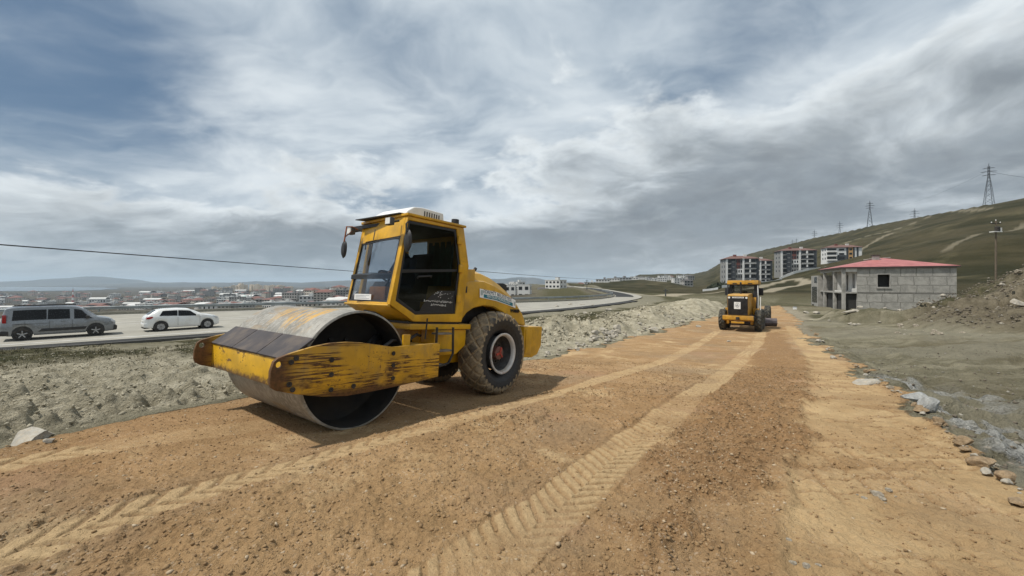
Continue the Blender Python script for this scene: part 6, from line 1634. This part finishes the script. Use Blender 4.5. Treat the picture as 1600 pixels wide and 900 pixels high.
rock(1350, 600, None, (40, 12), 'pale', 'broad whitish slab half buried along the right edge of the road', seed=4)
rock(1302, 561, None, (10, 6), 'pale', 'single white stone on the clay right of the road', seed=5)
rock(1428, 628, None, (34, 20), 'grey', 'bluish grey clay slab at the right road edge, upper of two', seed=6)
rock(1452, 640, None, (32, 24), 'grey', 'larger bluish grey clay slab at the right road edge, lower of two', seed=7)
rock(1438, 644, None, (22, 13), 'brown', 'brown earth caked rock just below the grey clay slabs', seed=8)
rock(1466, 660, None, (18, 10), 'brown', 'small brown rock between grey slabs and the tan boulders', seed=9)
rock(1503, 694, None, (26, 16), 'brown', 'rounded brown rock on the right verge above the big tan boulder', seed=10)
rock(1508, 706, None, (18, 9), 'brown', 'flat brown stone tucked under the rounded brown rock', seed=11)
rock(1537, 729, None, (38, 18), 'brown', 'big tan boulder on the crumbling right edge of the road', seed=12)
rock(1571, 752, None, (30, 20), 'brown', 'lowest tan boulder at the right edge, next to the frame border', seed=13)
rock(1543, 742, None, (17, 14), 'pale', 'pale stone wedged between the two big tan boulders', seed=14)
rock(1590, 548+240, None, (26, 14), 'brown', 'brown clod at the very edge of the road below the boulders', seed=15)
rock(1590, 474, 25.5, (20, 13), 'pale', 'largest pale block embedded in the rubble mound', seed=16)
rock(1325, 488, None, (20, 6), 'pale', 'flat pale slab on the ground before the concrete house', sink=.65, seed=17)
G0 = 'grey crumbled stones on the compacted strip'
for dx, dy, w in ((0, 0, 26), (18, -4, 16), (-20, 5, 14), (8, 8, 15), (30, 3, 9), (-8, -7, 10), (14, 14, 8), (-30, 0, 7)): rock(1370+dx, 774+dy, None, (w*.7, w*.35), 'rubble', 'grey crumbled stone in the small heap on the compacted pale strip', G0, .6)
for dx, dy, w in ((0, 0, 18), (22, 6, 22), (40, 2, 14), (-6, -38, 14)): rock(1238+dx, 884+dy, None, (w*.7, w*.35), 'rubble', 'dark grey stone pressed into the bottom edge of the compacted strip', 'dark stones at the bottom of the strip', .6)
G1 = 'stones along the left road edge'; 
for i in range(70):
    f = rnd.random(); px = 850+(1120-850)*f; py = float(np.interp(px, [850, 930, 1000, 1060, 1115], [560, 541, 524, 509, 496]))-rnd.uniform(-2, 9)
    s = rnd.choice([4, 4, 5, 6, 7, 9])*(1.1-.35*f); rock(px, py, None, (s, s*.6), rnd.choice(['pale', 'pale', 'rubble']), 'pale stone among the many tipped along the left edge of dirt road', G1)
for i in range(22):
    px = rnd.uniform(925, 965); py = rnd.uniform(519, 534); s = rnd.uniform(6, 12); rock(px, py, None, (s, s*.7), 'pale', 'pale rock in the little heap on the left road edge before the grader', 'heap of pale rocks left of the road')
G2 = 'stones along the right road edge'
for i in range(75):
    f = rnd.random()**.8; k = np.array(ROAD_PX_R[2:-1]); t = np.linspace(0, 1, len(k)); px = float(np.interp(f, t, k[:, 0])); py = float(np.interp(f, t, k[:, 1]))
    px += rnd.uniform(-2, 14)*(.5+f); s = rnd.choice([3, 4, 5, 6, 8, 11])*(.7+.8*f); rock(px, py, None, (s, s*.6), rnd.choice(['brown', 'brown', 'pale', 'rubble']), 'small stone among many on the crumbling right edge of dirt road', G2)
for i in range(40):
    px = rnd.uniform(1400, 1600); s = rnd.choice([2.5, 3, 4, 5, 7])
    X = Yy = None
    Y = rnd.uniform(22, 32); rock(px, 0, Y, (s*1.2, s*.9), rnd.choice(['pale', 'rubble', 'rubble']), 'broken stone scattered over the rubble mound', 'stones on the rubble mound', .6)
for i in range(26):
    px = rnd.uniform(1260, 1480); Y = rnd.uniform(30, 47); s = rnd.uniform(3, 8); rock(px, 0, Y, (s*1.3, s*.7), 'pale', 'pale stone lying on bare ground before the concrete house', 'stones before the house', .6)
for i in range(30):
    px = rnd.uniform(860, 1150); Y = rnd.uniform(18, 60); s = rnd.uniform(2.5, 6); rock(px, 0, Y, (s*1.4, s*.8), 'pale', 'pale stone on the clay banks between dirt road and highway', 'stones on the clay banks', .3)
def box_marker():
    X, Y = gp(1242, 486); root = empty('marker_box', (X, Y, gz(X, Y)), R(-30), 'small white box with grey blue top standing at the right edge of the road', 'box')
    MB().bx(-.20, .20, -.14, .14, .0, .26).build('case', m_white, root, bevel=.02); MB().bx(-.21, .21, -.15, .15, .262, .33).build('lid', mat('grey_blue_lid', (.25, .29, .34), .6), root, bevel=.015)
box_marker()

def pebbles(name, pts, sizes, m, seed, flat=.7, squash=(1, 1)):
    """loose small stones nobody could count: one object of little broken lumps"""
    rg = np.random.RandomState(seed)
    bm = bmesh.new(); bmesh.ops.create_icosphere(bm, subdivisions=1, radius=1)
    B = np.array([v.co[:] for v in bm.verts]); Fc = np.array([[v.index for v in f.verts] for f in bm.faces]); bm.free()
    n = len(pts); nv = len(B)
    V = np.repeat(B[None], n, 0)*(1+rg.uniform(-.42, .42, (n, nv, 1)))
    V = V*np.array(sizes)[:, None, None]*rg.uniform(.6, 1.25, (n, 1, 3)); V[:, :, 2] *= flat
    a = rg.uniform(0, 2*PI, n); ca, sa = np.cos(a)[:, None], np.sin(a)[:, None]
    x = V[:, :, 0]*ca-V[:, :, 1]*sa; y = V[:, :, 0]*sa+V[:, :, 1]*ca
    V = np.stack([x, y, V[:, :, 2]], -1)+np.array(pts)[:, None, :]
    F = (Fc[None]+(np.arange(n)*nv)[:, None, None]).reshape(-1, 3); V = V.reshape(-1, 3)
    me = bpy.data.meshes.new(name); me.vertices.add(len(V)); me.vertices.foreach_set('co', V.astype(np.float32).ravel())
    me.loops.add(F.size); me.loops.foreach_set('vertex_index', F.astype(np.int32).ravel())
    me.polygons.add(len(F)); me.polygons.foreach_set('loop_start', np.arange(0, F.size, 3, dtype=np.int32)); me.update(calc_edges=True)
    me.materials.append(m); o = bpy.data.objects.new(name, me); COL.objects.link(o); o['kind'] = 'stuff'; return o
def pebble_mat(name, cols, scale=60):
    m, t, setb = new_mat(name)
    g = t.n('ShaderNodeNewGeometry', out=8)                     # each lump its own tone
    cr = t.nt.nodes.new('ShaderNodeValToRGB'); t.nt.links.new(g, cr.inputs[0]); e = cr.color_ramp.elements
    e[0].color = cols[0]+(1,); e[1].color = cols[-1]+(1,)
    for i, c in enumerate(cols[1:-1]): q = e.new((i+1)/(len(cols)-1)); q.color = c+(1,)
    setb('Base Color', cr.outputs[0]); setb('Roughness', .95); return m
rg = np.random.RandomState(4)
def scatter(n, fx, keep, emb=.2, smin=.006, smax=.03, pw=3.0):
    P = fx(n); X, Y = P[:, 0], P[:, 1]; z, M = terrain(X, Y); z, o = relief(X, Y, z, M, None)
    k = keep(X, Y, M, o); X, Y, z = X[k], Y[k], z[k]
    s = smin+(smax-smin)*rg.rand(len(X))**pw
    return np.stack([X, Y, z+CAMZ+s*(.5-emb)], 1), s
def fan(r0, r1, a0, a1, p=1.0):
    def f(n):
        r = r0+(r1-r0)*rg.rand(n)**p; a = np.radians(rg.uniform(a0, a1, n)); return np.stack([r*np.sin(a), r*np.cos(a)], 1)
    return f
m_p1 = pebble_mat('road_gravel', [(.165, .100, .046), (.215, .134, .063), (.26, .168, .082), (.19, .117, .055), (.235, .147, .069), (.27, .175, .086), (.20, .125, .058), (.25, .16, .076), (.40, .32, .22)])
p, s = scatter(230000, fan(1.8, 13, -56, 52, 1.0), lambda X, Y, M, o: (o['road'] > .8) & (rg.rand(len(X)) < np.clip(.30+.7*o['loose']+.45*sst(.0, .5, fbm(X, Y, 1.7, 3, None, 86)), 0, 1)*(1-.9*np.clip(o['track']*2, 0, 1))*(1-.9*o['pale'])), .45, .003, .0165, 4.2)
pebbles('gravel', p, s, m_p1, 2)
m_p2 = pebble_mat('clay_clods', [(.21, .187, .132), (.29, .26, .19), (.37, .335, .252), (.25, .222, .16), (.43, .39, .30)])
p, s = scatter(24000, fan(4.5, 25, -60, -10, .85), lambda X, Y, M, o: (o['left'] > .35), .5, .005, .034, 3.6)
p2, s2 = scatter(9000, fan(14, 45, -2, 33, 1.0), lambda X, Y, M, o: (o['bank'] > .4), .3, .02, .12, 3.4)
pebbles('soil_clods', np.concatenate([p, p2]), np.concatenate([s, s2]), m_p2, 5, .95)
m_p3 = pebble_mat('mound_rubble', [(.085, .07, .05), (.13, .108, .078), (.18, .152, .115), (.11, .09, .065), (.30, .28, .235)])
p, s = scatter(40000, fan(24, 70, 36, 60, 1.0), lambda X, Y, M, o: (o['mound'] > .6), .45, .015, .095, 3.6)
p2, s2 = scatter(6000, fan(4, 26, 36, 56, 1.0), lambda X, Y, M, o: (o['right'] > .6) & (o['mound'] < .2) & (rg.rand(len(X)) < .5), .4, .008, .04, 3.4)
pebbles('rubble', np.concatenate([p, p2]), np.concatenate([s, s2]), m_p3, 7)

# short tufts on the verge and among the banks
def tufts(name, P, h, m, seed, blades=6):
    g2 = np.random.RandomState(seed); V = []; F = []
    for (x, y, z) in P:
        H = h*g2.uniform(.5, 1.3)
        for k in range(blades):
            a = g2.uniform(0, 2*PI); l = g2.uniform(.3, 1.1)*H; w = H*.13; bx_, by_ = x+g2.normal()*H*.4, y+g2.normal()*H*.4
            o = len(V); V += [(bx_-w*math.sin(a), by_+w*math.cos(a), z-.02), (bx_+w*math.sin(a), by_-w*math.cos(a), z-.02), (bx_+l*.7*math.cos(a), by_+l*.7*math.sin(a), z+H)]; F.append((o, o+1, o+2))
    mb = MB(); mb.v = V; mb.f = F; mb.mi = [0]*len(F); o = mb.build(name, m, fixn=False); o['kind'] = 'stuff'
m_gr = pebble_mat('dry_spring_grass', [(.045, .048, .020), (.095, .085, .045), (.15, .125, .075), (.065, .065, .028), (.12, .10, .055)])
p, s = scatter(14000, fan(10, 32, -58, 4, .8), lambda X, Y, M, o: (M['dR'] < -4.6) & (M['dR'] > -12.5) & (fbm(X, Y, 2.2, 4, None, 101) > -.05+.5*rg.rand(len(X))), 0)
p2, s2 = scatter(6000, fan(22, 50, 2, 32, 1), lambda X, Y, M, o: (M['dR'] < -4) & (M['dR'] > -13) & (fbm(X, Y, 5, 4, None, 101) > -.1), 0)
tufts('grass', np.concatenate([p, p2])[:12000], .065, m_gr, 3)
# ------------------------------------------------------------------ sky, sun, air, camera
SUN_AZ, SUN_EL = (-.966, -.26), 61.0
def sky():
    w = bpy.data.worlds.new('World'); scene.world = w; w.use_nodes = True
    nt = w.node_tree; nt.nodes.clear(); t = NT(nt)
    out = nt.nodes.new('ShaderNodeOutputWorld'); bg = nt.nodes.new('ShaderNodeBackground'); nt.links.new(bg.outputs[0], out.inputs[0])
    bg.inputs[1].default_value = .1
    sk = nt.nodes.new('ShaderNodeTexSky'); sk.sky_type = 'NISHITA'; sk.sun_disc = False
    sk.sun_elevation = R(SUN_EL); sk.sun_rotation = math.atan2(SUN_AZ[0], SUN_AZ[1]); sk.altitude = 1700; sk.air_density = 1.2; sk.dust_density = 1.5
    d = t.n('ShaderNodeTexCoord', out=0)
    sep = nt.nodes.new('ShaderNodeSeparateXYZ'); nt.links.new(d, sep.inputs[0])
    X, Y, Z = sep.outputs
    zz = t.math('ADD', t.math('MAXIMUM', Z, 0.0), .26)
    cv = nt.nodes.new('ShaderNodeCombineXYZ')
    nt.links.new(t.math('DIVIDE', X, zz), cv.inputs[0]); nt.links.new(t.math('DIVIDE', Y, zz), cv.inputs[1])
    p = cv.outputs[0]
    def dirv(px, py):
        v = Vector(((px-800)/FPX, 1, (HOR-py)/FPX)).normalized(); return v
    def blob(px, py, rad, soft=1.0, stretch=None):
        v = dirv(px, py)
        dv = t.n('ShaderNodeVectorMath', {0: d, 1: tuple(v)}, operation='SUBTRACT')
        if stretch: dv = t.n('ShaderNodeVectorMath', {0: dv, 1: stretch}, operation='MULTIPLY')
        ln = t.n('ShaderNodeVectorMath', {0: dv}, operation='LENGTH', out=1)
        return t.mapr(ln, rad, rad*(1-soft), 0, 1)
    warp = t.n('ShaderNodeTexNoise', {'Vector': p, 'Scale': .8, 'Detail': 4.0}, out=1)
    off = t.n('ShaderNodeVectorMath', {0: t.n('ShaderNodeVectorMath', {0: warp, 1: (.5, .5, .5)}, operation='SUBTRACT'), 'Scale': .9}, operation='SCALE')
    pw = t.n('ShaderNodeVectorMath', {0: p, 1: off}, operation='ADD')
    A = lambda *q: __import__('functools').reduce(lambda x, y: t.math('ADD', x, y), q)
    def field(lst):
        o = 0.0
        for px, py, rad, amt, st in lst: o = t.math('ADD', o, t.math('MULTIPLY', blob(px, py, rad, 1.0, st), amt))
        return o
    K = CLOUD_GAIN
    # 1. blue behind, veiled by thin high cloud
    veil_n = t.noise(t.scalev(pw, (.8, 1.25, 1)), 1.7, 10, .54, .1)
    gap = field([(45, 55, .31, .70, (.75, .75, 1.45)), (290, 130, .28, .34, (.8, .8, 1.4)), (150, 215, .36, .30, (.6, .6, 2.6)), (1225, 70, .26, .44, (1.3, 1.3, .75)), (1150, 20, .18, .3, None), (1045, 195, .20, .36, None), (640, 130, .20, .20, None), (560, 20, .3, .18, None), (700, 230, .3, .14, None)])
    veil = t.mapr(A(t.math('MULTIPLY', veil_n, 1.9), t.math('MULTIPLY', gap, -.84)), .12, .98)
    blue = t.n('ShaderNodeVectorMath', {0: sk.outputs[0], 'Scale': .9}, operation='SCALE')
    blue = t.mix(.72, blue, (.85, 1.50, 2.35))
    white = t.mix(t.mapr(veil_n, .35, .68), (.42*K, .50*K, .58*K), (.74*K, .80*K, .84*K))
    w10 = t.n('ShaderNodeVectorMath', {0: white, 'Scale': 10.0}, operation='SCALE')
    back = t.mix(t.math('MULTIPLY', veil, .97), blue, w10)
    # 2. lower grey cumulus: bright rims, dark bellies
    c1 = t.noise(t.scalev(pw, (.9, 1.0, 1)), 1.5, 11, .54, .05)
    c2 = t.noise(pw, 5.0, 8, .55, .1)
    c3 = t.noise(t.scalev(d, (1, 1, 1.9)), 11, 9, .60, .2)
    dens = A(t.math('MULTIPLY', t.math('SUBTRACT', c1, .5), 1.35), t.math('MULTIPLY', t.math('SUBTRACT', c2, .5), .75), t.math('MULTIPLY', t.math('SUBTRACT', c3, .5), .42))
    bias = field([(1060, 290, .50, .48, (.5, .5, 1.5)), (1330, 300, .45, .30, (.55, .55, 1.6)), (1560, 120, .45, .14, None), (110, 280, .36, .30, (.6, .6, 2.4)), (260, 380, .70, .42, (.4, .4, 4.4)), (540, 260, .30, .24, (.6, .6, 2.4)), (700, 395, .55, .45, (.4, .4, 4.0)), (860, 380, .18, .25, (.7, .7, 3)),
                  (620, 160, .55, -.34, None), (380, 330, .22, -.10, (.5, .5, 3)), (1470, 205, .16, -.22, (.6, .6, 2.2)), (1060, 392, .16, -.30, (.6, .6, 2.4)), (60, 80, .5, -.55, None), (1200, 70, .3, -.25, None), (780, 330, .22, -.25, (.7, .7, 1.6))])
    dn = A(dens, bias, -.10)
    m2 = t.mapr(dn, -.06, .20)
    belly = t.mapr(dn, .02, .75)
    cr = nt.nodes.new('ShaderNodeValToRGB'); nt.links.new(belly, cr.inputs[0]); e = cr.color_ramp.elements
    e[0].position = 0; e[0].color = (.78*K, .825*K, .845*K, 1); e[1].position = 1; e[1].color = (.235*K, .268*K, .30*K, 1)
    for q_, c in ((.22, (.62, .67, .70)), (.5, (.46, .505, .54)), (.75, (.33, .368, .40))):
        q = e.new(q_); q.color = (c[0]*K, c[1]*K, c[2]*K, 1)
    tex = t.mapr(c3, .32, .68, .86, 1.12)
    low = t.n('ShaderNodeVectorMath', {0: cr.outputs[0], 'Scale': t.math('MULTIPLY', tex, 10.0)}, operation='SCALE')
    colr = t.mix(t.math('MULTIPLY', m2, .93), back, low)
    # 3. veil of rain and distance near the horizon
    hz = t.mapr(Z, .0, .15, 1, 0)
    hzc = t.mix(t.mapr(X, -.2, .45), (2.7*K, 3.4*K, 3.95*K), (4.2*K, 4.55*K, 4.75*K))
    colr = t.mix(t.math('MULTIPLY', hz, .60), colr, hzc)
    nt.links.new(colr, bg.inputs[0])
CLOUD_GAIN = .94
sky()
sl = bpy.data.lights.new('sun', 'SUN'); sl.energy = 3.9; sl.angle = R(2.5); sl.color = (1.0, .95, .87)
so = bpy.data.objects.new('sun', sl); COL.objects.link(so)
sv = Vector((SUN_AZ[0]*math.cos(R(SUN_EL)), SUN_AZ[1]*math.cos(R(SUN_EL)), math.sin(R(SUN_EL))))
so.rotation_euler = sv.to_track_quat('Z', 'Y').to_euler(); so.location = (-30, 10, 60)

HAZE = 6.0e-5
if HAZE:
    mb = MB().bx(-26000, 26000, -26000, 26000, -65+CAMZ, 330)
    m = bpy.data.materials.new('hazy_air'); m.use_nodes = True; m.node_tree.nodes.clear()
    ov = m.node_tree.nodes.new('ShaderNodeOutputMaterial'); pv = m.node_tree.nodes.new('ShaderNodeVolumePrincipled')
    pv.inputs['Color'].default_value = (.72, .87, 1.0, 1); pv.inputs['Density'].default_value = HAZE
    m.node_tree.links.new(pv.outputs[0], ov.inputs['Volume'])
    hz = mb.build('haze', m); hz['kind'] = 'stuff'

cam = bpy.data.cameras.new('camera'); co_ = bpy.data.objects.new('camera', cam); COL.objects.link(co_)
cam.sensor_width = 36; cam.lens = FPX/1600*36; cam.shift_y = -(450-HOR)/1600
co_.location = (0, 0, CAMZ); co_.rotation_euler = (R(90), 0, 0)
cam.clip_start = .05; cam.clip_end = 80000
scene.camera = co_
scene.view_settings.view_transform = 'Standard'; scene.view_settings.look = 'None'; scene.view_settings.exposure = 0.14; scene.view_settings.gamma = 1.0; scene.view_settings.use_curve_mapping = False
scene.cycles.max_bounces = 8; scene.cycles.volume_bounces = 0; scene.cycles.transparent_max_bounces = 12
scene.cycles.use_denoising = True
